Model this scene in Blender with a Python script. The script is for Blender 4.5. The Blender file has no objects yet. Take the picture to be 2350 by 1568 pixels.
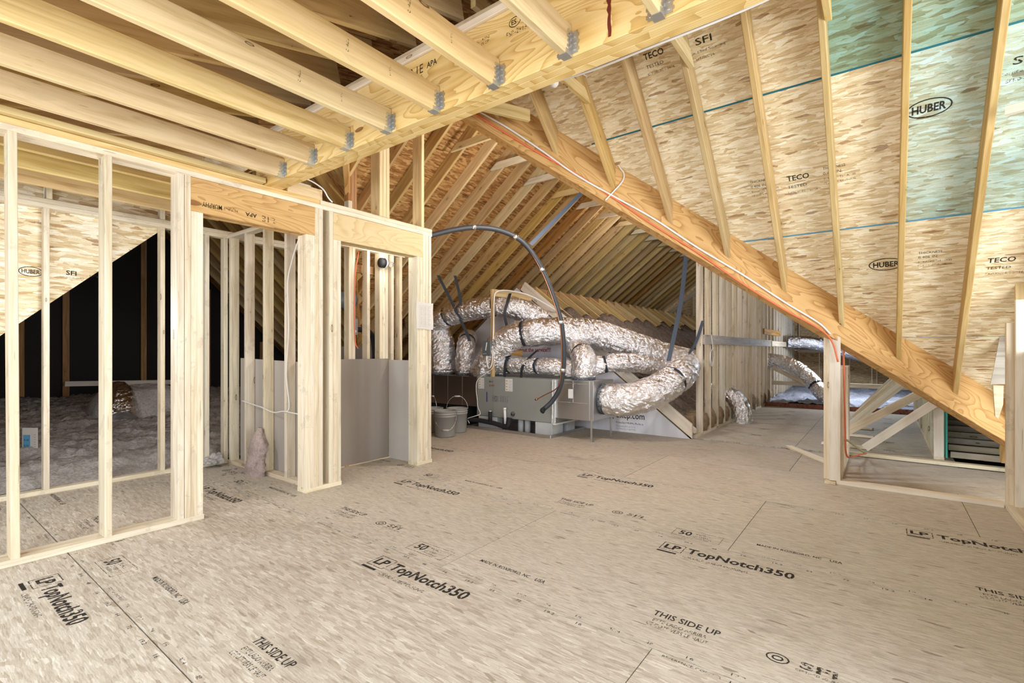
import bpy, bmesh, math, random
from mathutils import Vector, Matrix, noise
R = random.Random(7)
SC = bpy.context.scene
COL = SC.collection

# ------------------------------------------------------------------ camera, world, lights, exposure
cd = bpy.data.cameras.new('camera'); cam = bpy.data.objects.new('camera', cd); COL.objects.link(cam)
cam.location = (0, 0, 1.205); cam.rotation_euler = (math.pi/2, 0, math.radians(-52.706))
cd.sensor_width = 36.0; cd.lens = 1117.76/2350*36; cd.shift_y = 19.73/2350; cd.clip_start = 0.05; cd.clip_end = 200
SC.camera = cam
wd = bpy.data.worlds.new('world'); SC.world = wd; wd.use_nodes = True
bg = wd.node_tree.nodes['Background']; bg.inputs[0].default_value = (0.80, 0.88, 1.0, 1); bg.inputs[1].default_value = 1.0
def area(name, loc, target, sx, sy, power, col):
    l = bpy.data.lights.new(name, 'AREA'); l.shape = 'RECTANGLE'; l.size = sx; l.size_y = sy; l.energy = power; l.color = col
    o = bpy.data.objects.new(name, l); COL.objects.link(o); o.location = loc
    o.rotation_euler = (Vector(target)-Vector(loc)).to_track_quat('-Z', 'Y').to_euler(); return o
def point(name, loc, power, col, r=0.06):
    l = bpy.data.lights.new(name, 'POINT'); l.energy = power; l.color = col; l.shadow_soft_size = r
    o = bpy.data.objects.new(name, l); COL.objects.link(o); o.location = loc; return o
area('window_daylight', (-1.0, 1.6, 1.45), (3.4, 2.2, 0.8), 3.8, 1.8, 72, (0.90, 0.96, 1.0))
area('side_daylight', (1.9, -3.4, 1.6), (4.6, 1.9, 1.0), 3.8, 1.9, 225, (0.88, 0.95, 1.0))
point('alcove_lamp', (3.30, 4.22, 2.22), 4, (1.0, 0.94, 0.85))
point('room_fill', (1.08, 4.60, 1.45), 17, (0.94, 0.96, 1.0), 0.08)  # added fill hidden by a stud, lifts the attic insulation; no fixture here
point('wing_fill', (8.5, 3.2, 3.42), 45, (0.95, 0.97, 1.0), 0.12)  # unseen fill added behind the valley beam to brighten wing and vault
point('equipment_fill', (4.4, 2.6, 3.05), 70, (0.95, 0.97, 1.0), 0.10)  # added light for the floor and air handler, not a real lamp
point('valley_fill', (4.95, 1.35, 2.20), 26, (0.92, 0.96, 1.0), 0.10)  # extra light tucked behind the valley beam to even out brightness
point('corridor_fill', (7.4, 0.9, 1.75), 13, (0.84, 0.92, 1.0), 0.12)  # added fill for the knee wall studs, hidden by the beam
point('corridor_end_fill', (12.8, 0.4, 1.42), 90, (0.66, 0.80, 1.0), 0.12)  # added bluish fill for the far insulation and gable, no lamp there
SC.view_settings.view_transform = 'Standard'; SC.view_settings.look = 'None'
SC.view_settings.exposure = 0.46; SC.view_settings.gamma = 1.0; SC.view_settings.use_curve_mapping = False
SC.cycles.max_bounces = 8; SC.cycles.diffuse_bounces = 5; SC.cycles.glossy_bounces = 4

# ------------------------------------------------------------------ materials
class NT:
    def __init__(s, name):
        s.m = bpy.data.materials.new(name); s.m.use_nodes = True; s.t = s.m.node_tree
        s.b = s.t.nodes['Principled BSDF']; s.out = s.t.nodes['Material Output']
    def n(s, typ, **kw):
        nd = s.t.nodes.new(typ)
        for k, v in kw.items(): setattr(nd, k, v)
        return nd
    def set(s, sock, v):
        if hasattr(v, 'links') or isinstance(v, bpy.types.NodeSocket): s.t.links.new(v, sock)
        else: sock.default_value = v
    def math(s, op, a, b=0.0, c=None, clamp=False):
        nd = s.n('ShaderNodeMath', operation=op, use_clamp=clamp); s.set(nd.inputs[0], a); s.set(nd.inputs[1], b)
        if c is not None: s.set(nd.inputs[2], c)
        return nd.outputs[0]
    def vmath(s, op, a, b):
        nd = s.n('ShaderNodeVectorMath', operation=op); s.set(nd.inputs[0], a); s.set(nd.inputs[1], b); return nd.outputs[0]
    def obj(s): return s.n('ShaderNodeTexCoord').outputs['Object']
    def rnd(s): return s.n('ShaderNodeObjectInfo').outputs['Random']
    def mapp(s, v, scale=(1, 1, 1), rot=(0, 0, 0), loc=(0, 0, 0)):
        nd = s.n('ShaderNodeMapping'); s.set(nd.inputs['Vector'], v)
        nd.inputs['Scale'].default_value = scale; nd.inputs['Rotation'].default_value = rot; nd.inputs['Location'].default_value = loc
        return nd.outputs[0]
    def noise(s, v, scale=5, detail=3, rough=0.5, dist=0.0, col=False):
        nd = s.n('ShaderNodeTexNoise'); s.set(nd.inputs['Vector'], v); nd.inputs['Scale'].default_value = scale
        nd.inputs['Detail'].default_value = detail; nd.inputs['Roughness'].default_value = rough; nd.inputs['Distortion'].default_value = dist
        return nd.outputs['Color' if col else 'Fac']
    def voro(s, v, scale, dim='3D', feature='F1', rnd=1.0):
        nd = s.n('ShaderNodeTexVoronoi', voronoi_dimensions=dim, feature=feature); s.set(nd.inputs['Vector'], v)
        nd.inputs['Scale'].default_value = scale; nd.inputs['Randomness'].default_value = rnd; return nd
    def ramp(s, v, stops, interp='LINEAR'):
        nd = s.n('ShaderNodeValToRGB'); s.set(nd.inputs[0], v); cr = nd.color_ramp; cr.interpolation = interp
        while len(cr.elements) < len(stops): cr.elements.new(0.5)
        for e, (p, c) in zip(cr.elements, stops):
            e.position = p; e.color = (c[0], c[1], c[2], 1) if len(c) == 3 else c
        return nd.outputs[0]
    def mix(s, f, a, b, mode='MIX'):
        nd = s.n('ShaderNodeMix', data_type='RGBA', blend_type=mode); s.set(nd.inputs['Factor'], f)
        s.set(nd.inputs['A'], a); s.set(nd.inputs['B'], b); return nd.outputs['Result']
    def bump(s, h, strength=0.3, dist=0.002):
        nd = s.n('ShaderNodeBump'); nd.inputs['Strength'].default_value = strength; nd.inputs['Distance'].default_value = dist
        s.set(nd.inputs['Height'], h); s.t.links.new(nd.outputs[0], s.b.inputs['Normal'])
    def col(s, c): s.set(s.b.inputs['Base Color'], c)
def rgb(r, g, b):
    f = lambda c: ((c/255)/12.92 if c/255 <= 0.04045 else (((c/255)+0.055)/1.055)**2.4)
    return (f(r), f(g), f(b), 1)
def plain(name, c, rough=0.6, metal=0.0, **kw):
    t = NT(name); t.col(c); t.b.inputs['Roughness'].default_value = rough; t.b.inputs['Metallic'].default_value = metal
    for k, v in kw.items(): t.b.inputs[k].default_value = v
    return t.m
def wood(name, light, mid, dark, knotcol, grain=0.5, knots=True, var=0.07, dirt=0.0):
    t = NT(name); o = t.obj(); r = t.rnd()
    off = t.n('ShaderNodeCombineXYZ'); t.set(off.inputs[0], t.math('MULTIPLY', r, 37.0)); t.set(off.inputs[1], t.math('MULTIPLY', r, 5.3)); t.set(off.inputs[2], t.math('MULTIPLY', r, 7.7))
    p = t.vmath('ADD', o, off.outputs[0])
    warp = t.noise(t.mapp(p, (1.3, 5, 5)), 1.0, 2, col=True)
    pw = t.vmath('ADD', p, t.vmath('MULTIPLY', t.vmath('SUBTRACT', warp, (0.5, 0.5, 0.5)), (0.0, 0.10, 0.10)))
    g1 = t.noise(t.mapp(pw, (0.8, 26, 26)), 1.0, 3, 0.55)
    g2 = t.noise(t.mapp(pw, (2.5, 120, 120)), 1.0, 2, 0.5)
    g = t.math('ADD', t.math('MULTIPLY', g1, 0.78), t.math('MULTIPLY', g2, 0.22))
    c = t.ramp(g, [(0.30, dark), (0.46, mid), (0.62, light)])
    if knots:
        vo = t.voro(t.mapp(p, (3.6, 12, 12)), 1.0)
        d = t.math('ADD', vo.outputs['Distance'], t.math('MULTIPLY', t.math('SUBTRACT', t.noise(p, 60, 2), 0.5), 0.05))
        sel = t.n('ShaderNodeSeparateColor'); t.set(sel.inputs[0], vo.outputs['Color'])
        size = t.math('MULTIPLY', t.math('SUBTRACT', sel.outputs[0], 0.22, clamp=True), 0.17)
        k = t.math('GREATER_THAN', size, d); inner = t.math('GREATER_THAN', t.math('MULTIPLY', size, 0.66), d)
        halo = t.math('SUBTRACT', 1.0, t.math('DIVIDE', d, t.math('ADD', t.math('MULTIPLY', size, 4.0), 0.001)), clamp=True)
        c = t.mix(t.math('MULTIPLY', halo, 0.40), c, (*[x*0.70 for x in dark[:3]], 1))
        c = t.mix(t.math('MULTIPLY', t.math('SUBTRACT', k, t.math('MULTIPLY', inner, 0.62)), 0.85), c, knotcol)
        ck = t.noise(t.mapp(p, (3.0, 70, 70), (0, 0, 0), (3, 1, 2)), 1.0, 2)
        c = t.mix(t.math('MULTIPLY', t.math('GREATER_THAN', ck, 0.735), 0.5), c, knotcol)
    big = t.noise(p, 1.7, 2)
    v = t.math('ADD', 1.0-var, t.math('MULTIPLY', r, 2*var))
    v = t.math('MULTIPLY', v, t.math('ADD', 0.90, t.math('MULTIPLY', big, 0.2)))
    if dirt > 0:
        dn = t.noise(p, 6.0, 5, 0.7)
        v = t.math('MULTIPLY', v, t.math('SUBTRACT', 1.0, t.math('MULTIPLY', t.math('GREATER_THAN', dn, 0.60), dirt)))
    sc = t.n('ShaderNodeVectorMath', operation='SCALE'); t.set(sc.inputs[0], c); t.set(sc.inputs['Scale'], v)
    hue = t.n('ShaderNodeHueSaturation'); t.set(hue.inputs['Color'], sc.outputs[0])
    t.set(hue.inputs['Hue'], t.math('ADD', 0.493, t.math('MULTIPLY', t.math('FRACT', t.math('MULTIPLY', r, 13.7)), 0.014)))
    t.set(hue.inputs['Saturation'], t.math('ADD', 0.88, t.math('MULTIPLY', t.math('FRACT', t.math('MULTIPLY', r, 29.3)), 0.24)))
    t.col(hue.outputs[0]); t.b.inputs['Roughness'].default_value = 0.68; t.b.inputs['Specular IOR Level'].default_value = 0.25
    t.bump(g, 0.25, 0.0012); return t.m
def veneer(name, light, mid, dark, lam=False):
    t = NT(name); o = t.obj(); r = t.rnd()
    p = t.vmath('ADD', o, t.mapp(t.rnd(), (1, 1, 1)))
    w = t.noise(t.mapp(p, (1.1, 1.0, 4.5)), 1.0, 2, 0.45, 0.6)
    w2 = t.noise(t.mapp(p, (2.2, 1.0, 14)), 1.0, 2)
    rings = t.math('FRACT', t.math('MULTIPLY', t.math('ADD', w, t.math('MULTIPLY', w2, 0.08)), 17.0))
    rings = t.math('POWER', rings, 2.4)
    fine = t.noise(t.mapp(p, (3, 1, 160)), 1.0, 2)
    big = t.noise(t.mapp(p, (0.8, 1, 2)), 1.0, 1)
    v = t.math('ADD', t.math('MULTIPLY', rings, 0.50), t.math('ADD', t.math('MULTIPLY', fine, 0.30), t.math('MULTIPLY', big, 0.35)))
    c = t.ramp(v, [(0.25, light), (0.55, mid), (0.95, dark)])
    vo = t.voro(t.mapp(p, (1.6, 1, 5.0)), 1.0)
    sel = t.n('ShaderNodeSeparateColor'); t.set(sel.inputs[0], vo.outputs['Color'])
    size = t.math('MULTIPLY', t.math('SUBTRACT', sel.outputs[0], 0.62, clamp=True), 0.28)
    c = t.mix(t.math('MULTIPLY', t.math('GREATER_THAN', size, vo.outputs['Distance']), 0.8), c, rgb(120, 72, 30))
    # thin ply lines show only across the thickness of the board
    sx = t.n('ShaderNodeSeparateXYZ'); t.set(sx.inputs[0], o)
    st = t.math('FRACT', t.math('MULTIPLY', sx.outputs[1], 1/0.0125)); st = t.math('MULTIPLY', t.math('GREATER_THAN', st, 0.80), 0.5)
    if lam: c = t.mix(st, c, dark)
    t.col(c); t.b.inputs['Roughness'].default_value = 0.6; t.b.inputs['Specular IOR Level'].default_value = 0.25; t.bump(v, 0.12, 0.001); return t.m
def osb(name, stops, s=1.0, fibs=0.75, tint=None, tintamt=0.0, stain=0.0, rot=0.0, contrast=1.0, dark=rgb(140, 92, 48), rare=0.007):
    t = NT(name); r = t.rnd()
    o = t.mapp(t.obj(), (1, 1, 0), (0, 0, rot))
    off = t.n('ShaderNodeCombineXYZ'); t.set(off.inputs[0], t.math('MULTIPLY', r, 31.0)); t.set(off.inputs[1], t.math('MULTIPLY', r, 17.0))
    p = t.vmath('ADD', o, off.outputs[0])
    wv = t.noise(p, 16*s, 2, col=True)
    pw = t.vmath('ADD', p, t.vmath('MULTIPLY', t.vmath('SUBTRACT', wv, (0.5, 0.5, 0.5)), (0.016/s, 0.016/s, 0)))
    best = None; rare_f = None
    for i, (ang, sx_, sy_) in enumerate(((0.05, 8, 44), (0.85, 10, 46), (-0.70, 10, 50), (1.4, 13, 50))):
        vo = t.voro(t.mapp(pw, (sx_*s, sy_*s, 1), (0, 0, ang), (i*3.1, i*1.7, 0)), 1.0, '2D')
        se = t.n('ShaderNodeSeparateColor'); t.set(se.inputs[0], vo.outputs['Color'])
        pr = t.math('ADD', se.outputs[1], (0.16 if i == 0 else 0.0)+(-0.25 if i == 3 else 0))
        if i < 3:
            rf = t.math('GREATER_THAN', se.outputs[2], 1-rare); rare_f = rf if rare_f is None else t.math('MAXIMUM', rare_f, rf)
        if best is None: best, val = pr, se.outputs[0]
        else:
            k = t.math('GREATER_THAN', pr, best)
            mx = t.n('ShaderNodeMix', data_type='FLOAT'); t.set(mx.inputs[0], k); t.set(mx.inputs[2], val); t.set(mx.inputs[3], se.outputs[0]); val = mx.outputs[0]
            best = t.math('MAXIMUM', pr, best)
    fib = t.noise(t.mapp(pw, (7*s, 120*s, 1), (0, 0, 0.1)), 1.0, 4, 0.65)
    big = t.noise(p, 1.3, 2)
    v = t.math('ADD', t.math('MULTIPLY', t.math('SUBTRACT', val, 0.5), 0.66*contrast), t.math('ADD', t.math('MULTIPLY', t.math('SUBTRACT', fib, 0.5), fibs), t.math('MULTIPLY', big, 0.14)))
    v = t.math('ADD', v, 0.45)
    c = t.ramp(v, stops)
    sp = t.voro(t.mapp(pw, (16*s, 60*s, 1), (0, 0, 0.3)), 1.0, '2D')
    c = t.mix(t.math('MULTIPLY', t.math('LESS_THAN', sp.outputs['Distance'], t.math('MULTIPLY', t.noise(p, 5, 2), 0.15)), 0.30), c, dark)
    c = t.mix(t.math('MULTIPLY', rare_f, t.math('ADD', 0.35, t.math('MULTIPLY', fib, 0.6))), c, dark)
    if stain > 0:
        sn = t.noise(t.mapp(p, (1.0, 1.8, 1)), 1.5, 6, 0.62)
        f = t.n('ShaderNodeMapRange'); t.set(f.inputs[0], sn); f.inputs[1].default_value = 0.60; f.inputs[2].default_value = 0.76; f.inputs[4].default_value = stain
        c = t.mix(f.outputs[0], c, rgb(98, 80, 60))
    if tint is not None:
        tn = t.noise(p, 1.6, 4, 0.6); f = t.n('ShaderNodeMapRange'); t.set(f.inputs[0], tn)
        f.inputs[1].default_value = 0.36; f.inputs[2].default_value = 0.62; f.inputs[3].default_value = tintamt*0.6; f.inputs[4].default_value = tintamt
        c = t.mix(f.outputs[0], c, t.mix(1.0, c, tint, 'MULTIPLY'))
    sc = t.n('ShaderNodeVectorMath', operation='SCALE'); t.set(sc.inputs[0], c); t.set(sc.inputs['Scale'], t.math('ADD', 0.95, t.math('MULTIPLY', r, 0.10)))
    t.col(sc.outputs[0]); t.b.inputs['Roughness'].default_value = 0.72; t.b.inputs['Specular IOR Level'].default_value = 0.2
    t.bump(v, 0.3, 0.0015); return t.m
def ink(name, c, thresh=0.47, sc=55):
    t = NT(name); t.col(c); t.b.inputs['Roughness'].default_value = 0.8; t.b.inputs['Specular IOR Level'].default_value = 0.1
    tr = t.n('ShaderNodeBsdfTransparent'); mx = t.n('ShaderNodeMixShader')
    k = t.math('GREATER_THAN', t.noise(t.obj(), sc, 3, 0.7), thresh)
    t.set(mx.inputs[0], t.math('MULTIPLY', k, 0.80)); t.t.links.new(tr.outputs[0], mx.inputs[1]); t.t.links.new(t.b.outputs[0], mx.inputs[2])
    t.t.links.new(mx.outputs[0], t.out.inputs[0]); return t.m

M = {}
M['stud'] = wood('pale_stud_lumber', rgb(230, 218, 194), rgb(217, 202, 174), rgb(196, 178, 146), rgb(120, 84, 50), dirt=0.12)
M['white'] = wood('fresh_white_spruce', rgb(240, 230, 212), rgb(232, 219, 198), rgb(216, 200, 172), rgb(140, 100, 62))
M['joist'] = wood('yellow_joist_lumber', rgb(228, 202, 150), rgb(214, 186, 130), rgb(192, 160, 104), rgb(96, 62, 28))
M['rafter'] = wood('golden_rafter_lumber', rgb(208, 180, 126), rgb(194, 162, 106), rgb(170, 137, 84), rgb(92, 58, 28))
M['old'] = wood('orange_old_lumber', rgb(184, 142, 94), rgb(166, 122, 74), rgb(142, 98, 56), rgb(80, 46, 22))
M['grey'] = wood('weathered_grey_board', rgb(188, 180, 168), rgb(172, 163, 150), rgb(150, 141, 128), rgb(92, 80, 66))
M['lvl'] = veneer('laminated_beam_veneer', rgb(240, 212, 152), rgb(226, 192, 124), rgb(196, 154, 86), lam=True)
M['lvlo'] = veneer('orange_valley_veneer', rgb(220, 178, 118), rgb(206, 160, 98), rgb(172, 122, 68), lam=True)
M['header'] = veneer('header_veneer', rgb(206, 168, 112), rgb(192, 150, 94), rgb(164, 120, 70), lam=True)
M['header2'] = veneer('pale_header_veneer', rgb(216, 192, 146), rgb(208, 182, 134), rgb(194, 164, 114), lam=True)
OS = [(0.08, rgb(176, 138, 92)), (0.28, rgb(210, 186, 144)), (0.50, rgb(230, 212, 174)), (0.70, rgb(243, 230, 200)), (0.92, rgb(254, 250, 236))]
M['osb'] = osb('roof_flake_board', OS, s=1.25, contrast=0.85, rot=math.pi/2)
M['osbwall'] = osb('wall_flake_board', OS)
M['osbblue'] = osb('blue_stained_flake_board', OS, s=1.25, contrast=0.85, tint=(0.50, 0.84, 1.12, 1), tintamt=0.95, rot=math.pi/2)
M['osbgreen'] = osb('green_stained_flake_board', [(p, (c[0]*0.72, c[1]*0.76, c[2]*0.72, 1)) for p, c in OS], tint=(0.46, 0.80, 0.92, 1), tintamt=0.92, rot=math.pi/2)
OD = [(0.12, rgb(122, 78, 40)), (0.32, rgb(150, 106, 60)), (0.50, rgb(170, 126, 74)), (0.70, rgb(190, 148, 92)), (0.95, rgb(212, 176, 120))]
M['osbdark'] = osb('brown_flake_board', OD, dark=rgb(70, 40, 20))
M['osbend'] = osb('tan_flake_board', [(0.12, rgb(164, 130, 88)), (0.32, rgb(186, 154, 110)), (0.50, rgb(198, 168, 124)), (0.70, rgb(210, 184, 142)), (0.95, rgb(224, 204, 166))], s=1.4)
M['floor'] = osb('floor_flake_board', fibs=1.0, stops=[(0.14, rgb(134, 122, 104)), (0.34, rgb(168, 156, 138)), (0.50, rgb(184, 173, 157)), (0.66, rgb(197, 188, 173)), (0.88, rgb(226, 220, 208))], s=1.45, stain=0.48, contrast=0.46, rot=math.pi/2, dark=rgb(138, 122, 102), rare=0.002)
M['floor2'] = osb('fine_floor_board', fibs=1.15, stops=[(0.12, rgb(122, 109, 92)), (0.33, rgb(166, 155, 138)), (0.50, rgb(188, 178, 162)), (0.66, rgb(200, 191, 176)), (0.90, rgb(222, 216, 204))], s=2.0, stain=0.5, contrast=0.3, rot=math.pi/2, dark=rgb(122, 104, 84), rare=0.002)
M['ink'] = ink('worn_black_ink', rgb(58, 50, 42)); M['inkd'] = ink('dark_black_ink', rgb(36, 32, 30), 0.36, 40); M['inksolid'] = plain('fresh_black_ink', rgb(40, 38, 40), 0.7)
M['bluetape'] = plain('blue_seam', rgb(96, 158, 190), 0.6); M['tealtape'] = plain('teal_seam', rgb(30, 110, 124), 0.6)
M['red'] = plain('red_print', rgb(176, 42, 44), 0.6); M['purple'] = plain('blue_label_print', rgb(58, 62, 120), 0.5)
M['seam'] = plain('dark_gap', rgb(70, 56, 42), 0.9)
M['stain'] = plain('dark_red_sap', rgb(112, 38, 24), 0.6)
# foil
def foil(name, c, rough, bs, dist=0.02):
    t = NT(name); t.col(c); t.b.inputs['Metallic'].default_value = 1.0; t.b.inputs['Roughness'].default_value = rough
    n1 = t.noise(t.obj(), 26, 4, 0.6, 0.6); n2 = t.voro(t.vmath('ADD', t.obj(), t.noise(t.obj(), 8, 2, col=True)), 34).outputs['Distance']
    t.bump(t.math('ADD', n1, t.math('MULTIPLY', n2, 0.55)), bs, dist); return t.m
M['foil'] = foil('crinkled_silver_foil', (0.96, 0.96, 0.98, 1), 0.15, 0.5, 0.02)
M['galv'] = foil('galvanised_sheet', (0.60, 0.61, 0.62, 1), 0.34, 0.03)
M['galvd'] = foil('dark_duct_sheet', (0.30, 0.25, 0.21, 1), 0.36, 0.03)
M['hanger'] = foil('hanger_steel', (0.66, 0.70, 0.72, 1), 0.38, 0.08)
M['tape'] = foil('foil_tape', (0.9, 0.9, 0.9, 1), 0.25, 0.3)
M['grayp'] = plain('grey_painted_cabinet', rgb(146, 148, 142), 0.42); M['grayd'] = plain('dark_grey_box', rgb(98, 104, 106), 0.45)
M['label'] = plain('white_sticker', rgb(226, 224, 220), 0.5); M['orangew'] = plain('warning_yellow', rgb(196, 150, 40), 0.5)
M['black'] = plain('black_foam', rgb(30, 30, 32), 0.75); M['strap'] = plain('black_webbing', rgb(38, 42, 50), 0.6); M['strapb'] = plain('blue_grey_webbing', rgb(72, 82, 98), 0.55)
M['rubber'] = plain('grey_black_insulation_tube', rgb(58, 60, 64), 0.5); M['copper'] = plain('bare_copper', rgb(196, 134, 100), 0.35, 1.0)
M['pvc'] = plain('white_pvc', rgb(232, 232, 232), 0.35); M['foam'] = plain('white_foam_block', rgb(188, 190, 190), 0.8)
M['wirew'] = plain('white_cable', rgb(232, 228, 222), 0.45); M['wireo'] = plain('orange_cable', rgb(232, 122, 78), 0.5); M['wirey'] = plain('grey_green_cable', rgb(176, 172, 120), 0.5)
M['paper'] = plain('white_paper', rgb(206, 200, 190), 0.8); M['bucket'] = plain('grey_plastic', rgb(150, 148, 142), 0.45); M['bucketl'] = plain('pale_plastic', rgb(196, 196, 190), 0.5)
M['teal'] = plain('green_board_edge', rgb(70, 168, 152), 0.7); M['glass'] = plain('clear_glass', (0.95, 0.95, 0.95, 1), 0.05, **{'Transmission Weight': 0.85})
M['bulb'] = plain('frosted_bulb', rgb(235, 230, 222), 0.3)
def board(name, c, c2):
    t = NT(name); f = t.noise(t.mapp(t.obj(), (4.5, 0.3, 0.3)), 1.0, 2); t.col(t.ramp(f, [(0.40, c2), (0.62, c)])); t.b.inputs['Roughness'].default_value = 0.8; return t.m
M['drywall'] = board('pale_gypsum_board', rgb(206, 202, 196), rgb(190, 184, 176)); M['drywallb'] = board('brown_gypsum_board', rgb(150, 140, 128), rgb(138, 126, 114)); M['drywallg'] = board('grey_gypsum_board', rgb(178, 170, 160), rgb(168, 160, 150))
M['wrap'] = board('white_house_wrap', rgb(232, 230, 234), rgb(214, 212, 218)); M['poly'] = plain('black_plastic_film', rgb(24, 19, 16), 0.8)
def fluff(name, a, b, sc=60):
    t = NT(name); n = t.noise(t.obj(), sc, 5, 0.7); n2 = t.noise(t.obj(), 3.5, 3)
    t.col(t.mix(n2, t.ramp(n, [(0.36, b), (0.60, a)]), (*[x*0.62 for x in b[:3]], 1))); t.b.inputs['Roughness'].default_value = 0.95; t.b.inputs['Specular IOR Level'].default_value = 0.05
    t.bump(n, 0.9, 0.02); return t.m
M['blown'] = fluff('white_blown_insulation', rgb(240, 236, 232), rgb(186, 176, 168), 45); M['blownb'] = fluff('cool_blown_insulation', rgb(230, 234, 244), rgb(180, 186, 204), 40)
M['pink'] = fluff('pink_fibreglass', rgb(232, 212, 204), rgb(200, 178, 166)); M['batt'] = fluff('grey_brown_batt', rgb(168, 154, 142), rgb(122, 106, 94), 26); M['tanbatt'] = fluff('tan_batt', rgb(206, 182, 150), rgb(160, 134, 104), 30)
M['mastic'] = fluff('black_and_white_mastic', rgb(190, 194, 200), rgb(14, 14, 16), 70)
M['redboard'] = wood('red_brown_board', rgb(150, 84, 60), rgb(128, 66, 46), rgb(104, 50, 36), rgb(60, 30, 20))

# ------------------------------------------------------------------ object helpers
WM = {}
def link(o, parent, mw):
    COL.objects.link(o); WM[o.name] = mw
    if parent is not None:
        o.parent = parent; o.matrix_basis = WM[parent.name].inverted() @ mw
    else: o.matrix_basis = mw
    return o
def thing(name, label, cat, loc=(0, 0, 0), group=None, kind=None):
    o = bpy.data.objects.new(name, None); o.empty_display_size = 0.1
    link(o, None, Matrix.Translation(loc)); return tag(o, label, cat, group, kind)
def tag(o, label=None, cat=None, group=None, kind=None):
    if label: o['label'] = label
    if cat: o['category'] = cat
    if group: o['group'] = group
    if kind: o['kind'] = kind
    return o
def struct(name, label, cat='structure', loc=(0, 0, 0)): return thing(name, label, cat, loc, None, 'structure')
def mesh(name, verts, faces, mat, parent=None, mw=None, smooth=False, uv=None):
    me = bpy.data.meshes.new(name); me.from_pydata([tuple(v) for v in verts], [], faces); me.update()
    bm = bmesh.new(); bm.from_mesh(me); bmesh.ops.recalc_face_normals(bm, faces=bm.faces); bm.to_mesh(me); bm.free()
    if smooth: me.polygons.foreach_set('use_smooth', [True]*len(me.polygons))
    me.materials.append(mat); o = bpy.data.objects.new(name, me); return link(o, parent, mw or Matrix.Identity(4))
def frame(p0, d, up):
    d = Vector(d).normalized(); up = Vector(up); side = up.cross(d)
    if side.length < 1e-5: side = Vector((0, 1, 0)).cross(d)
    side.normalize(); u = d.cross(side).normalized()
    m = Matrix.Identity(4)
    for i, c in enumerate((d, side, u)):
        for j in range(3): m[j][i] = c[j]
    m.translation = Vector(p0); return m
def lum(name, p0, p1, w, h, mat, parent=None, up=(0, 0, 1), c0=None, c1=None, ch=0.003, dy=0.0, dz=0.0):
    """a board from p0 to p1: w thick across, h deep along up; c0 / c1 are optional end-cut planes (normal, distance)"""
    p0, p1 = Vector(p0), Vector(p1); d = (p1-p0).normalized(); m = frame(p0, d, up); L = (p1-p0).length
    a, b = w/2, h/2; pr = [(-a, -b+ch), (-a+ch, -b), (a-ch, -b), (a, -b+ch), (a, b-ch), (a-ch, b), (-a+ch, b), (-a, b-ch)]
    inv = m.inverted(); vs = []
    for end, cut in ((0, c0), (1, c1)):
        for y, z in pr:
            q = m @ Vector((0 if end == 0 else L, y+dy, z+dz))
            if cut is not None:
                n = Vector(cut[0]); den = n.dot(d)
                if abs(den) > 1e-6: q = q + d*((cut[1]-n.dot(q))/den)
            vs.append(inv @ q)
    fs = [tuple(range(7, -1, -1)), tuple(range(8, 16))]+[(i, (i+1) % 8, 8+(i+1) % 8, 8+i) for i in range(8)]
    return mesh(name, vs, fs, mat, parent, m)
def box(name, lo, hi, mat, parent=None, ch=0.0):
    lo, hi = Vector(lo), Vector(hi); c = (lo+hi)/2; s = (hi-lo)/2
    if ch > 0:
        bm = bmesh.new(); bmesh.ops.create_cube(bm, size=1)
        for v in bm.verts: v.co = Vector((v.co.x*2*s.x, v.co.y*2*s.y, v.co.z*2*s.z))
        bmesh.ops.bevel(bm, geom=bm.edges[:], offset=ch, segments=2, affect='EDGES', profile=0.6)
        me = bpy.data.meshes.new(name); bm.to_mesh(me); bm.free(); me.materials.append(mat)
        return link(bpy.data.objects.new(name, me), parent, Matrix.Translation(c))
    vs = [(x*s.x, y*s.y, z*s.z) for x in (-1, 1) for y in (-1, 1) for z in (-1, 1)]
    return mesh(name, vs, [(0, 1, 3, 2), (4, 6, 7, 5), (0, 4, 5, 1), (2, 3, 7, 6), (0, 2, 6, 4), (1, 5, 7, 3)], mat, parent, Matrix.Translation(c))
def slab(name, poly, m, t, mat, parent):
    """a sheet: convex polygon in the local xy plane of m, thickness t upward"""
    n = len(poly); vs = [(x, y, 0) for x, y in poly]+[(x, y, t) for x, y in poly]
    return mesh(name, vs, [tuple(range(n-1, -1, -1)), tuple(range(n, 2*n))]+[(i, (i+1) % n, n+(i+1) % n, n+i) for i in range(n)], mat, parent, m)
def clip(poly, a, b, c):
    """keep a*x+b*y <= c"""
    out = []
    for i in range(len(poly)):
        p, q = poly[i], poly[(i+1) % len(poly)]; fp, fq = a*p[0]+b*p[1]-c, a*q[0]+b*q[1]-c
        if fp <= 0: out.append(p)
        if fp*fq < 0: t = fp/(fp-fq); out.append((p[0]+(q[0]-p[0])*t, p[1]+(q[1]-p[1])*t))
    return out
def spline(pts, n):
    P = [Vector(p) for p in pts]; P = [P[0]*2-P[1]]+P+[P[-1]*2-P[-2]]; out = []
    for i in range(1, len(P)-2):
        for k in range(n):
            t = k/n; a, b, c, d = P[i-1:i+3]
            out.append(0.5*((2*b)+(c-a)*t+(2*a-5*b+4*c-d)*t*t+(3*b-a-3*c+d)*t**3))
    out.append(P[-2]); return out
def resample(path, step):
    out = [path[0]]; acc = 0
    for a, b in zip(path, path[1:]):
        L = (b-a).length
        while acc+L >= step:
            t = (step-acc)/L; a = a+(b-a)*t; out.append(a.copy()); L = (b-a).length; acc = 0
        acc += L
    out.append(path[-1]); return out
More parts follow.
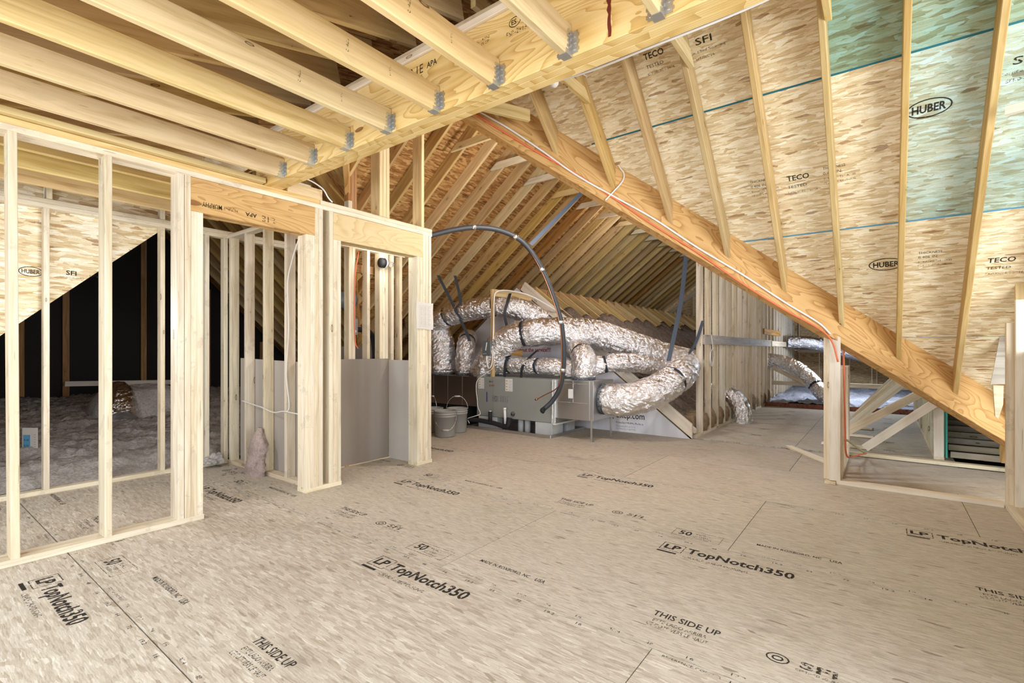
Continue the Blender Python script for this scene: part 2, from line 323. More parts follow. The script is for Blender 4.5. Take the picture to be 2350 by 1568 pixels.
def tube(name, pts, r, mat, parent=None, seg=10, sub=6, step=None, fn=None, caps=True, origin=None, smooth=True, jit=0.0):
    path = spline(pts, sub) if sub > 1 else [Vector(p) for p in pts]
    if step: path = resample(path, step)
    o = Vector(origin) if origin is not None else path[0].copy(); vs = []; fs = []
    t = (path[1]-path[0]).normalized(); nrm = t.orthogonal().normalized(); N = len(path)
    for i, p in enumerate(path):
        t2 = (path[min(i+1, N-1)]-path[max(i-1, 0)]).normalized(); nrm = (nrm-t2*nrm.dot(t2)).normalized(); bn = t2.cross(nrm)
        for k in range(seg):
            a = 2*math.pi*k/seg; rr = r if fn is None else fn(i, N, a, p, r)
            j_ = Vector((R.uniform(-jit, jit), R.uniform(-jit, jit), R.uniform(-jit, jit))) if jit else Vector((0, 0, 0))
            vs.append(p+(nrm*math.cos(a)+bn*math.sin(a))*rr-o+j_)
    for i in range(N-1):
        for k in range(seg): a, b = i*seg+k, i*seg+(k+1) % seg; fs.append((a, b, b+seg, a+seg))
    if caps: fs.append(tuple(range(seg-1, -1, -1))); fs.append(tuple(range((N-1)*seg, N*seg)))
    return mesh(name, vs, fs, mat, parent, Matrix.Translation(o), smooth=smooth)
TX = {}
def text(s, width, height, m, mat, parent, name='printed_text', bold=0.0, lift=0.0):
    """flat print in the xy plane of m, lower left corner at its origin, scaled to width x height"""
    if (s, bold) not in TX:
        cu = bpy.data.curves.new('txt', 'FONT'); cu.body = s; cu.offset = bold; cu.resolution_u = 2
        ob = bpy.data.objects.new('txt', cu); COL.objects.link(ob); me = bpy.data.meshes.new_from_object(ob)
        bpy.data.objects.remove(ob); bpy.data.curves.remove(cu)
        xs = [v.co.x for v in me.vertices]; ys = [v.co.y for v in me.vertices]; x0, y0 = min(xs), min(ys); w, h = max(xs)-x0, max(ys)-y0
        for v in me.vertices: v.co.x = (v.co.x-x0)/w; v.co.y = (v.co.y-y0)/h; v.co.z = 0
        TX[(s, bold)] = me
    me = TX[(s, bold)].copy(); me.name = name
    for v in me.vertices: v.co.x *= width; v.co.y *= height; v.co.z = lift
    me.materials.clear(); me.materials.append(mat)
    return link(bpy.data.objects.new(name, me), parent, m)
def basis(o, x, y):
    x, y = Vector(x).normalized(), Vector(y).normalized(); z = x.cross(y); m = Matrix.Identity(4)
    for i, c in enumerate((x, y, z)):
        for j in range(3): m[j][i] = c[j]
    m.translation = Vector(o); return m
def frame_rect(name, m, x0, y0, x1, y1, t, mat, parent):
    vs = [(x0, y0, 0), (x1, y0, 0), (x1, y1, 0), (x0, y1, 0), (x0+t, y0+t, 0), (x1-t, y0+t, 0), (x1-t, y1-t, 0), (x0+t, y1-t, 0)]
    return mesh(name, vs, [(0, 1, 5, 4), (1, 2, 6, 5), (2, 3, 7, 6), (3, 0, 4, 7)], mat, parent, m)
def ellipse_ring(name, m, rx, ry, t, mat, parent, n=28):
    vs = []; fs = []
    for k in range(n):
        a = 2*math.pi*k/n; vs += [(rx*math.cos(a), ry*math.sin(a), 0), ((rx-t)*math.cos(a), (ry-t)*math.sin(a), 0)]
    for k in range(n): a, b = 2*k, 2*((k+1) % n); fs.append((a, b, b+1, a+1))
    return mesh(name, vs, fs, mat, parent, m)
def T(*p): return Matrix.Translation(p)

# ================================================================== FLOOR
fl = struct('floor', 'worn grey-beige flake-board subfloor with printed sheets running past the framing', 'floor')
box('floor_base', (-3.0, -3.5, -0.30), (6.85, 9.6, -0.026), M['seam'], fl)
def prints(par, X0, X1, Ys, lo, hi):
    """printing of one sheet; text runs toward -Y with its top toward +X. Ys is the high-Y short seam"""
    z = 0.0008
    def put(s, yoff, x, w, h, mat='ink', bold=0.0):
        y = Ys-yoff
        if lo is not None and (y-w < lo or y > hi): return
        text(s, w, h, basis((x, y, z), (0, -1, 0), (1, 0, 0)), M[mat], par, bold=bold)
    if X1 < 5.4:
        put('TopNotch350', 1.02, X1-0.215, 0.56, 0.105, 'inkd', 0.026)
        put('LP', 0.885, X1-0.19, 0.095, 0.07, 'inkd', 0.03)
        if lo is None or (Ys-1.0 > lo and Ys-0.86 < hi):
            frame_rect('printed_frame', basis((X1-0.215, Ys-0.865, z), (0, -1, 0), (1, 0, 0)), 0, 0, 0.135, 0.12, 0.005, M['ink'], par)
            mesh('printed_bar', [(0, 0, 0), (0.115, 0, 0), (0.115, 0.018, 0), (0, 0.018, 0)], [(0, 1, 2, 3)], M['inkd'], par, basis((X1-0.25, Ys-0.865, z), (0, -1, 0), (1, 0, 0)))
        put('DURABLE SUB-FLOORING', 1.01, X1-0.262, 0.36, 0.026)
        put('THIS SIDE UP', 1.115, X0+0.245, 0.29, 0.045, 'inkd', 0.01)
        put('ESTE LADO ARRIBA', 1.135, X0+0.195, 0.23, 0.026)
        put('CE COTE VERS LE HAUT', 1.12, X0+0.155, 0.26, 0.026)
        put('MADE IN ROXBORO, NC', 0.12, X0+0.185, 0.34, 0.034, 'inkd', 0.01)
        put('USA', 0.50, X0+0.185, 0.06, 0.034, 'inkd', 0.01)
        put('50', 2.12, X0+0.09, 0.08, 0.075, 'inkd', 0.02)
        put('YEAR', 2.215, X0+0.135, 0.10, 0.024); put('LIMITED', 2.215, X0+0.10, 0.09, 0.018); put('WARRANTY', 2.215, X0+0.075, 0.12, 0.018)
        if lo is None or (Ys-2.39 > lo and Ys-2.1 < hi):
            frame_rect('printed_frame', basis((X0+0.06, Ys-2.085, z), (0, -1, 0), (1, 0, 0)), 0, 0, 0.30, 0.125, 0.003, M['ink'], par)
        put('SFI', 1.70, X0+0.22, 0.12, 0.05, 'ink', 0.02); put('CERTIFIED SOURCING', 1.69, X0+0.195, 0.17, 0.014)
        if lo is None or (Ys-1.66 > lo and Ys-1.58 < hi):
            ellipse_ring('printed_emblem', basis((X0+0.235, Ys-1.625, z), (0, -1, 0), (1, 0, 0)), 0.042, 0.034, 0.006, M['inkd'], par, 12)
            ellipse_ring('printed_emblem', basis((X0+0.235, Ys-1.625, z), (0, -1, 0), (1, 0, 0)), 0.022, 0.018, 0.007, M['inkd'], par, 8)
        put('REFERENCE CORNER', 0.05, X1-0.03, 0.22, 0.014); put('TONGUE THIS EDGE', 0.07, X0+0.018, 0.22, 0.014)
        k = 0.30
        for j, s in enumerate(('16', '19.2', '24', '16', '38.4', '48', '16', '19.2', '64', '72', '19.2', '16')):
            put(s, k, X1-0.035, 0.011*len(s)+0.006, 0.017, 'inkd'); put(s, k+0.05, X0+0.016, 0.011*len(s)+0.006, 0.017, 'ink'); k += 0.165
rows = [0.7025+1.2065*k for k in range(-3, 6)]
for i in range(len(rows)-1):
    X0, X1 = rows[i], rows[i+1]
    off = 3.193 if i % 2 == 1 else 1.953
    if X0 > 0.69: pass
    Ylist = [off+2.4512*j for j in range(-3, 4)]
    for Ys in Ylist:
        lo, hi = max(Ys-2.4512, -3.4), min(Ys, 9.4)
        if hi-lo < 0.05: continue
        mm = M['floor'] if X1 < 2.0 else M['floor2']
        p = box('floor_panel', (X0+0.003, lo+0.0022, -0.025), (min(X1, 6.85)-0.003, hi-0.0022, 0.0), mm, fl)
        if X1 > 0.5 and Ys-2.45 < 6 and Ys > -0.9: prints(p, X0, X1, Ys, None if (lo == Ys-2.4512 and hi == Ys) else lo, hi)
for j, (xa, xb) in enumerate(((6.852, 8.95), (8.95, 11.35), (11.35, 11.68))):
    for ya, yb in ((-0.62, 0.868), (0.872, 2.10)):
        p = box('floor_panel', (xa+0.001, ya, -0.025), (xb-0.001, yb, 0.001), M['floor2'], fl)
        for q in range(3):
            x = xa+0.5+0.65*q+(0.2 if ya > 0 else 0)
            if x < xb-0.2:
                text('TECO', 0.12, 0.05, basis((x, ya+0.62, 0.003), (0, -1, 0), (1, 0, 0)), M['inkd'], p, bold=0.02)
                text('PS 2-10', 0.13, 0.028, basis((x-0.05, ya+0.62, 0.003), (0, -1, 0), (1, 0, 0)), M['ink'], p)

# ================================================================== LEFT WALL (plane Y = 3.85)
Y0, Y1 = 3.85, 3.99; YC = (Y0+Y1)/2
wl = struct('wall_left', 'open stud wall with two doorway openings, plates and headers along the near side', 'wall', (1.4, YC, 0))
lum('bottom_plate', (-0.9, YC, 0.019), (1.432, YC, 0.019), 0.14, 0.038, M['stud'], wl)
lum('bottom_plate', (2.205, YC, 0.019), (2.54, YC, 0.019), 0.14, 0.038, M['stud'], wl)
lum('bottom_plate', (3.43, YC, 0.019), (3.640, YC, 0.019), 0.14, 0.038, M['stud'], wl)
lum('top_plate', (-0.9, YC, 2.441), (3.638, YC, 2.441), 0.14, 0.038, M['stud'], wl)
lum('top_plate', (-0.9, YC, 2.479), (2.33, YC, 2.479), 0.14, 0.037, M['joist'], wl)
lum('top_plate', (2.334, YC, 2.479), (3.638, YC, 2.479), 0.14, 0.037, M['stud'], wl)
lum('ceiling_nailer', (-0.9, 3.845, 2.519), (1.845, 3.845, 2.519), 0.09, 0.038, M['joist'], wl)
def vst(x, y, z0, z1, par, mat='stud', w=0.038, h=0.14, name='stud', lean=0.0):
    return lum(name, (x, y, z0), (x+lean, y, z1), h, w, M[mat], par, up=(1, 0, 0), ch=0.003)
for x, l in ((0.078, 0), (0.484, -0.012), (0.894, 0.0)): vst(x, YC, 0.038, 2.422, wl, lean=l)
for x, z1 in ((1.290, 2.422), (1.331, 2.422), (1.370, 2.18), (1.408, 2.18)): vst(x, YC, 0.038, z1, wl)
for x, z1 in ((2.226, 2.18), (2.264, 2.18), (2.302, 2.422), (2.341, 2.422)): vst(x, YC, 0.038, z1, wl)
for x, z1 in ((2.440, 2.422), (2.479, 2.18), (2.517, 2.18)): vst(x, YC, 0.038, z1, wl)
for x, z1 in ((3.450, 2.18), (3.489, 2.18), (3.528, 2.422), (3.567, 2.422), (3.610, 2.422)): vst(x, YC, 0.038, z1, wl)
h1 = lum('door_header', (1.349, 3.873, 2.300), (2.283, 3.873, 2.300), 0.045, 0.24, M['header'], wl)
lum('door_header', (1.349, 3.955, 2.300), (2.283, 3.955, 2.300), 0.045, 0.24, M['header'], wl)
lum('door_header', (2.459, 3.873, 2.300), (3.510, 3.873, 2.300), 0.045, 0.24, M['header2'], wl)
lum('door_header', (2.459, 3.955, 2.300), (3.510, 3.955, 2.300), 0.045, 0.24, M['header2'], wl)
# upside-down stamp on the first header: x runs toward -X, top of letters down
def hb(x, z): return basis((x, 3.8497, z), (-1, 0, 0), (0, 0, -1))
text('MURPHY', 0.13, 0.034, hb(1.55, 2.262), M['inkd'], h1, bold=0.01)
text('MURPHY', 0.10, 0.026, hb(1.66, 2.262), M['ink'], h1)
text('APA', 0.085, 0.03, hb(1.80, 2.255), M['inkd'], h1, bold=0.02)
text('2.1E', 0.11, 0.045, hb(1.95, 2.255), M['ink'], h1)
text('1.8E MILL 1089', 0.16, 0.014, hb(1.57, 2.245), M['ink'], h1)
for x, z0, z1, w in ((2.975, 2.4985, 3.75, 0.038), (3.015, 2.4985, 3.75, 0.038), (3.055, 2.4985, 3.75, 0.038), (3.508, 2.4985, 3.62, 0.038)):
    vst(x, YC, z0, z1, wl, 'joist', name='upper_post_stud')
box('blocking', (2.05, 3.86, 2.499), (2.36, 3.98, 2.59), M['joist'], wl, 0.003)
box('blocking', (2.02, 3.94, 2.592), (2.30, 4.08, 2.63), M['stud'], wl, 0.003)
vst(2.10, 4.04, 2.632, 2.95, wl, 'old', name='upper_post_stud')

# ================================================================== BACK WALL of the first room (Y = 5.56)
wb = struct('wall_back', 'rear stud wall of the left room with flake board cut on a diagonal over a dark attic', 'wall', (0.8, 5.6, 0))
lum('bottom_plate', (-0.9, 5.605, 0.019), (2.30, 5.605, 0.019), 0.089, 0.038, M['stud'], wb)
lum('top_plate', (-0.9, 5.605, 2.415), (3.2, 5.605, 2.415), 0.089, 0.038, M['stud'], wb)
lum('top_plate', (-0.9, 5.605, 2.454), (3.2, 5.605, 2.454), 0.089, 0.038, M['stud'], wb)
for x in (0.07, 0.476, 0.882, 1.288, 1.708, 2.10, 2.28): vst(x, 5.605, 0.038, 2.395, wb, h=0.089)
for x in (0.90, 1.71): vst(x, 5.605, 2.474, 2.93, wb, h=0.089, name='cripple_stud')
for xa, xb in ((-0.9, 0.88), (0.883, 2.1), (2.103, 3.15)):
    poly = [(xa, -0.5), (xb, -0.5), (xb, 3.9), (xa, 3.9)]
    poly = clip(poly, 0.97, -1, -0.715)
    if len(poly) > 2:
        s = slab('sheathing_panel', [(x-xa, z) for x, z in poly], basis((xa, 5.668, 0), (1, 0, 0), (0, 0, 1)), 0.012, M['osbwall'], wb)
        if xa < 0:
            b = lambda x, z: basis((x, 5.655, z), (1, 0, 0), (0, 0, 1))
            ellipse_ring('printed_emblem', b(0.80, 1.86), 0.075, 0.042, 0.006, M['inkd'], s); text('HUBER', 0.11, 0.035, b(0.745, 1.843), M['inkd'], s, bold=0.02)
        elif xa < 1:
            b = lambda x, z: basis((x, 5.655, z), (1, 0, 0), (0, 0, 1))
            text('SFI', 0.07, 0.04, b(1.02, 1.86), M['inkd'], s, bold=0.02); text('CERTIFIED SOURCING', 0.16, 0.012, b(0.98, 1.835), M['ink'], s); text('EXTERIOR', 0.12, 0.02, b(1.18, 1.86), M['ink'], s)

# ================================================================== PARTITION between room and alcove (X = 2.29)
wp = struct('wall_partition', 'short stud wall with grey gypsum sheets behind, seen through the first doorway', 'wall', (2.33, 4.8, 0))
lum('bottom_plate', (2.335, 3.995, 0.019), (2.335, 5.56, 0.019), 0.089, 0.038, M['stud'], wp)
lum('top_plate', (2.335, 3.995, 2.415), (2.335, 5.56, 2.415), 0.089, 0.038, M['stud'], wp)
for y in (5.50, 5.15, 4.76, 4.355, 4.02):
    lum('stud', (2.335, y, 0.038), (2.335, y, 2.395), 0.038, 0.089, M['stud'], wp, up=(1, 0, 0))
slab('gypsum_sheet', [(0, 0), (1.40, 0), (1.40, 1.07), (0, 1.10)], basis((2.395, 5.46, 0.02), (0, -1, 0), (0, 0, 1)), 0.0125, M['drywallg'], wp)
# ALCOVE behind the second doorway
wa = struct('wall_alcove', 'shallow alcove walls lined waist-high with smooth gypsum board', 'wall', (3.0, 4.4, 0))
lum('bottom_plate', (2.45, 4.475, 0.019), (3.76, 4.475, 0.019), 0.089, 0.038, M['stud'], wa)
lum('top_plate', (2.42, 4.475, 2.30), (3.76, 4.475, 2.30), 0.089, 0.038, M['stud'], wa)
for x in (2.64, 3.03, 3.07, 3.255, 3.42, 3.46, 3.50, 3.58, 3.70): vst(x-0.0, 4.475, 0.038, 2.28, wa, h=0.089)
lum('bottom_plate', (3.57, 3.995, 0.019), (3.57, 4.43, 0.019), 0.089, 0.038, M['stud'], wa)
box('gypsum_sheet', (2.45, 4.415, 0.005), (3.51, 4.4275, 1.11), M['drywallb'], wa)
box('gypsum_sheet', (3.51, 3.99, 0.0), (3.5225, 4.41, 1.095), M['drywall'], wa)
lum('trim_strip', (2.50, 4.405, 0.006), (3.51, 4.405, 0.006), 0.018, 0.012, M['stud'], wa)
lum('brace_block', (3.10, 4.60, 2.10), (3.62, 4.60, 2.10), 0.038, 0.089, M['old'], wa)

# ================================================================== CEILING: joists, hangers and the main beam
ce = struct('ceiling', 'row of yellow ceiling joists hung with steel hangers on a laminated beam', 'ceiling', (0.6, 1.8, 2.5))
def hanger_mesh():
    """U seat with two flanges, jagged edge tabs; joist end face at x=0 running toward -x, beam face at x=0; y across, z up"""
    bm = bmesh.new()
    def bx(lo, hi):
        vs = [bm.verts.new((x, y, z)) for x in (lo[0], hi[0]) for y in (lo[1], hi[1]) for z in (lo[2], hi[2])]
        for f in ((0, 1, 3, 2), (4, 6, 7, 5), (0, 4, 5, 1), (2, 3, 7, 6), (0, 2, 6, 4), (1, 5, 7, 3)): bm.faces.new([vs[i] for i in f])
    bx((-0.05, -0.022, -0.003), (0, 0.022, -0.0005))
    for s in (-1, 1):
        a, b = sorted((s*0.0195, s*0.0212))
        bx((-0.050, a, -0.003), (0, b, 0.02)); bx((-0.030, a, 0.02), (0, b, 0.112))
        for k in range(4): bx((-0.042+0.004*(k % 2), a, 0.028+k*0.022), (-0.03, b, 0.040+k*0.022))
        a, b = sorted((s*0.0212, s*0.050)); bx((-0.002, a, 0.012), (0.0, b, 0.108))
        for k in range(3):
            a2, b2 = sorted((s*0.050, s*0.056)); bx((-0.002, a2, 0.022+k*0.030), (0.0, b2, 0.036+k*0.030))
        for k in range(3):
            c = (s*0.036, 0.030+k*0.028); bx((-0.005, c[0]-0.005, c[1]-0.005), (-0.002, c[0]+0.005, c[1]+0.005))
            d = s*0.0225; bx((-0.022, min(d, s*0.026), 0.036+k*0.026), (-0.013, max(d, s*0.026), 0.045+k*0.026))
    bmesh.ops.recalc_face_normals(bm, faces=bm.faces); me = bpy.data.meshes.new('joist_hanger'); bm.to_mesh(me); bm.free(); me.materials.append(M['hanger']); return me
HM = hanger_mesh()
BX = 1.860
jy = [-0.14, 0.27, 0.691, 1.105, 1.511, 1.925, 2.330, 2.736, 3.156, 3.566]
for y in jy:
    j = lum('joist', (BX-0.003, y, 2.560), (-0.9, y, 2.560), 0.038, 0.140, M['joist'], ce, ch=0.004)
    link(bpy.data.objects.new('joist_hanger', HM), j, T(BX-0.002, y, 2.490))
    if 1.4 < y < 2.4: text('SPF 2', 0.06, 0.014, basis((1.28, y-0.0197, 2.60), (0, 0, -1), (1, 0, 0)), M['ink'], j); text('MILL 44', 0.05, 0.01, basis((1.52, y-0.0197, 2.59), (0, 0, -1), (1, 0, 0)), M['ink'], j)
for y in (3.97+0.45, 4.87, 5.29): lum('joist', (2.1, y, 2.575), (-0.9, y, 2.575), 0.038, 0.150, M['joist'], ce, ch=0.004)
for k, (a, b) in enumerate(((BX, BX+0.044), (BX+0.045, BX+0.089), (BX+0.090, BX+0.134))):
    p = lum('beam_ply', ((a+b)/2, 3.99, 2.671), ((a+b)/2, -1.2, 2.671), b-a, 0.356, M['lvl'], ce, ch=0.0015)
    if k == 0: ply = p
bb = lambda y, z: basis((BX-0.0004, y, z), (0, -1, 0), (0, 0, 1))
text('2.1E', 0.11, 0.050, bb(2.15, 2.755), M['inkd'], ply); text('APA', 0.08, 0.032, bb(2.01, 2.765), M['inkd'], ply, bold=0.02); text('10 Fb LVL', 0.11, 0.016, bb(2.15, 2.73), M['ink'], ply)
ellipse_ring('printed_emblem', bb(1.40, 2.775), 0.035, 0.025, 0.004, M['inkd'], ply); text('ES', 0.03, 0.025, bb(1.42, 2.763), M['inkd'], ply, bold=0.02)
text('ESR-2913', 0.12, 0.024, bb(1.45, 2.715), M['ink'], ply); text('AC-47N', 0.10, 0.014, bb(1.66, 2.76), M['ink'], ply); text('LVL IS SP', 0.10, 0.014, bb(1.66, 2.74), M['ink'], ply)
sv = []; n_ = 18
for i in range(n_):
    z = 2.51+0.33*i/(n_-1); sv += [(BX-0.0006, 0.905-0.004-0.006*R.random(), z), (BX-0.0006, 0.905+0.006+0.010*R.random(), z)]
mesh('sap_streak', [Vector(v)-Vector((BX, 0.9, 2.6)) for v in sv], [(2*i, 2*i+1, 2*i+3, 2*i+2) for i in range(n_-1)], M['stain'], ply, T(BX, 0.9, 2.6))
lum('beam_plate', (BX+0.055, 3.99, 2.870), (BX+0.055, -1.2, 2.870), 0.14, 0.036, M['white'], ce)
lum('beam_plate', (BX+0.075, 3.99, 2.908), (BX+0.075, -1.2, 2.908), 0.14, 0.036, M['stud'], ce)

# ================================================================== ROOFS
# dormer (shed) roof over the room, rising toward the beam
rs = struct('roof_shed', 'low shed roof rafters and flake board above the ceiling joists', 'roof', (0.5, 2.5, 3.0))
def zs(x): return 2.617+0.243*x
for k in range(-3, 9):
    y = 2.36+0.4064*k
    lum('rafter', (-0.9, y, zs(-0.9)+0.094), (2.06, y, zs(2.06)+0.094), 0.038, 0.184, M['rafter'], rs, up=(-0.243, 0, 1))
for xa, xb in ((-0.95, 0.25), (0.253, 1.47), (1.473, 2.7)):
    for ya, yb in ((-1.3, 0.6), (0.603, 3.05), (3.053, 5.68)):
        m = basis((xa, ya, zs(xa)+0.193), (1, 0, 0.243), (0, 1, 0)); L = (xb-xa)*math.sqrt(1+0.243**2)
        slab('sheathing_panel', [(0, 0), (L, 0), (L, yb-ya), (0, yb-ya)], m, 0.012, M['osbdark'], rs)

# main roof: plane z = 6.570 - .978 x (rafter bottoms), descending toward +X; valley against the wing roof
S1 = 0.978; Z1 = 6.570; O1 = 0.225
NV = Vector((0.79154, 0.61112, 0)); DV = 4.34558              # near face of the valley rafter
VP0 = Vector((3.70828, 2.30779, 2.94277)); VD = Vector((0.31376, -0.4064, -0.30693))
rm = struct('roof_main', 'steep main roof slope of golden rafters under printed flake board sheathing', 'roof', (4, 0, 2.5))
up1 = Vector((S1, 0, 1)); d1 = Vector((1, 0, -S1)); n1 = up1.normalized(); h1_ = 0.160
for k in range(-6, 23):
    y = 2.3078+0.019-0.4064*k
    if k >= -3: end = (NV, DV)
    else: end = None
    if y < -2.6: continue
    if y < 3.4:
        p0 = Vector((3.10, y, Z1-S1*3.10))+n1*h1_/2; p1 = Vector((4.2, y, Z1-S1*4.2))+n1*h1_/2
        if y > -0.6 or True:
            xe = (DV-NV.y*y)/NV.x
            if xe > 6.2: p1 = Vector((6.6, y, Z1-S1*6.6))+n1*h1_/2; cut = None
            else: cut = (NV, DV)
            if xe > 3.15: lum('rafter', p0, p1, 0.038, h1_, M['rafter'], rm, up=up1, c0=((1, 0, 0), 3.10), c1=cut, ch=0.004)
# far side of the wing, over the dark attic
for k in range(0, 14):
    y = 5.15+0.4064*k; xe = 0.777*y-0.511
    lum('rafter', Vector((3.10, y, Z1-S1*3.10))+n1*h1_/2, Vector((xe, y, Z1-S1*xe))+n1*h1_/2, 0.038, h1_, M['rafter'], rm, up=up1, c0=((1, 0, 0), 3.10)) if xe > 3.3 else None
sl = math.sqrt(1+S1*S1)
us = [3.12, 3.852, 4.723, 5.600, 6.47, 6.95]
for i in range(len(us)-1):
    xa, xb = us[i]+0.0012, us[i+1]-0.0012
    ys = [2.99-2.44*j-(0.9 if i % 2 else 0) for j in range(-4, 3)]
    ys = {0: [11.2, 8.6, 6.2, 4.2, 2.70, 0.297, -2.8], 1: [11.2, 8.8, 6.5, 4.1, 2.33, -0.112, -2.8], 2: [11.2, 9.5, 7.0, 5, 2.74, 0.30, -2.8], 3: [11.2, 8.8, 6.5, 4.1, 2.0, -0.5, -2.8], 4: [11.2, 8.8, 6.5, 4.1, 1.6, -0.8, -2.8]}[i]
    for yb, ya in zip(ys, ys[1:]):
        for side in (0, 1):
            P = [(xa, ya+0.001), (xb, ya+0.001), (xb, yb-0.001), (xa, yb-0.001)]
            P = clip(P, 0.978, 0.755, 5.378) if side == 0 else clip(P, 0.978, -0.76, -0.455)
            if side == 0: P = clip(P, 0, 1, 3.86)
            else: P = clip(P, 0, -1, -3.86)
            if len(P) < 3: continue
            m = basis((xa, ya, Z1+O1-S1*xa), (1, 0, -S1), (0, 1, 0))
            mat = M['osb']
            if i == 1 and yb < 0: mat = M['osbblue']
            if i == 0 and yb < 0.4: mat = M['osbgreen']
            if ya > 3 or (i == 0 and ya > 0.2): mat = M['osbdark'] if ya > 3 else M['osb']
            pn = slab('sheathing_panel', [((x-xa)*sl, y-ya) for x, y in P], m, 0.012, mat, rm)
            if side == 0 and yb < 3.5:
                def rb(x, y): return basis((x, y, Z1+O1-S1*x-0.0015), (0, -1, 0), (-1, 0, S1))
                def rt(s, x, y, w, h, mt='ink', b=0.0):
                    if xa < x < xb and ya < y-w*0.2 < yb: text(s, w, h, rb(x, y), M[mt], pn, bold=b)
                for (x, y) in ((4.12, -0.235), (3.36, 0.62), (5.0, -0.02), (4.95, 0.86)):
                    if xa < x < xb and ya < y < yb:
                        ellipse_ring('printed_emblem', rb(x, y), 0.115, 0.062, 0.008, M['inkd'], pn); text('HUBER', 0.17, 0.055, rb(x+0.02, y+0.085), M['inkd'], pn, bold=0.03)
                for (x, y) in ((4.02, -0.60), (3.52, 1.05)): rt('SFI', x, y, 0.11, 0.045, 'inkd', 0.01); rt('Certified Sourcing', x+0.04, y+0.05, 0.24, 0.022); rt('SFI-00016', x+0.07, y+0.02, 0.13, 0.02)
                for (x, y) in ((4.36, 0.60), (3.50, 1.42), (5.05, -0.62)):
                    rt('TECO', x, y, 0.15, 0.045, 'inkd', 0.02); rt('TESTED', x+0.045, y, 0.13, 0.025, 'inkd'); rt('EXPOSURE 1 24/16', x+0.08, y, 0.2, 0.018)
                for (x, y) in ((4.36, 0.86), (4.36, 0.36), (4.98, -0.22)):
                    rt('THICKNESS', x-0.03, y, 0.14, 0.022, 'inkd'); rt('0.406 IN.', x, y, 0.12, 0.022, 'inkd'); rt('STRENGTH AXIS', x+0.03, y, 0.2, 0.016); rt('PS 2-10 SHEATHING', x+0.055, y, 0.2, 0.014)
for x, mt, y0, y1 in ((3.852, 'tealtape', -2.5, 2.05), (4.723, 'bluetape', -2.5, 1.0), (5.600, 'bluetape', -2.5, -0.1)):
    t_ = 0.010 if x < 5 else 0.003
    m = basis((x-0.5*t_, y0, Z1+O1-S1*x-0.0012+S1*0.5*t_), (0, 1, 0), (1, 0, -S1))
    mesh('seam_tape', [(0, 0, 0), (y1-y0, 0, 0), (y1-y0, t_*1.4, 0), (0, t_*1.4, 0)], [(0, 1, 2, 3)], M[mt], rm, m)
lum('blocking', (3.02, 2.62, 3.22), (3.42, 2.42, 3.22), 0.038, 0.10, M['joist'], rm)
lum('ridge_board', (3.12, -2.6, 3.62), (3.12, 2.9, 3.62), 0.038, 0.24, M['rafter'], rm)
for y, x in ((1.92, 3.335), (1.107, 3.29), (0.30, 2.98)):
    lum('collar_tie', (2.1, y-0.019-0.02, 3.183+0.045), (x+0.22, y-0.039, 3.183+0.045), 0.038, 0.089, M['joist'], rm, c1=((S1, 0, 1), Z1+0.02))
# back slope from the beam up to the ridge
for k in range(0, 13):
    y = 3.4-0.4064*k
    lum('rafter', (1.995, y, 0.735+0.97*1.995), (3.10, y, 0.735+0.97*3.10), 0.038, 0.14, M['rafter'], rm, up=(-0.97, 0, 1), c0=((1, 0, 0), 1.995), c1=((1, 0, 0), 3.10))
for ya, yb in ((-2.8, -0.3), (-0.297, 2.1), (2.103, 4.5)):
    m = basis((1.90, ya, 0.835+0.97*1.90), (1, 0, 0.97), (0, 1, 0)); L = 1.22*math.sqrt(1+0.97**2)
    slab('sheathing_panel', [(0, 0), (L, 0), (L, yb-ya), (0, yb-ya)], m, 0.012, M['osbdark'], rm)
# back slope over the dark attic beyond the rear wall
for xa, xb in ((-1.2, 0.9), (0.903, 3.15)):
    m = basis((xa, 5.70, 0.715+0.97*xa), (1, 0, 0.97), (0, 1, 0)); L = (xb-xa)*math.sqrt(1+0.97**2)
    slab('sheathing_panel', [(0, 0), (L, 0), (L, 5.5), (0, 5.5)], m, 0.012, M['osbdark'], rm)
for k in range(8, 13):
    y = 5.80+0.4064*k; lum('rafter', (-0.6, y, 0.60+0.97*-0.6), (3.10, y, 0.60+0.97*3.10), 0.038, 0.14, M['old'], rm, up=(-0.97, 0, 1), c1=((1, 0, 0), 3.10))

# valley rafter (three plies)
vr = struct('valley_rafter', 'long sloping laminated valley beam of orange veneer crossing the attic', 'beam', (5.3, 0.3, 1.4))
vup = Vector((0, 0, 1)); vd = VD.normalized(); vlow = 0.0
a0 = VP0+VD*(-3.6); a1 = VP0+VD*9.3
ctr = 0.037                                              # vertical middle of the beam above the tip line
for k in range(3):
    off = NV*(0.023+0.046*k)
    o = lum('valley_ply', a0+off+Vector((0, 0, ctr)), a1+off+Vector((0, 0, ctr)), 0.0455, 0.385*math.sqrt(1-vd.z**2), M['lvlo'], vr, up=(0, 0, 1), ch=0.0015)
    if k == 0: v0 = o
pts = []
for i in range(16):
    t = i/15; q = VP0+VD*(8.05+0.10*t)+Vector((0, 0, 0.20-0.30*t)); w = 0.004+0.010*abs(math.sin(i*1.3))*(1-abs(2*t-1))
    q = q-NV*0.0006; e = Vector((-NV.y, NV.x, 0))*w; pts += [q-e, q+e]
mesh('sap_streak', [p-pts[0] for p in pts], [(2*i, 2*i+1, 2*i+3, 2*i+2) for i in range(15)], M['stain'], v0, T(*pts[0]))
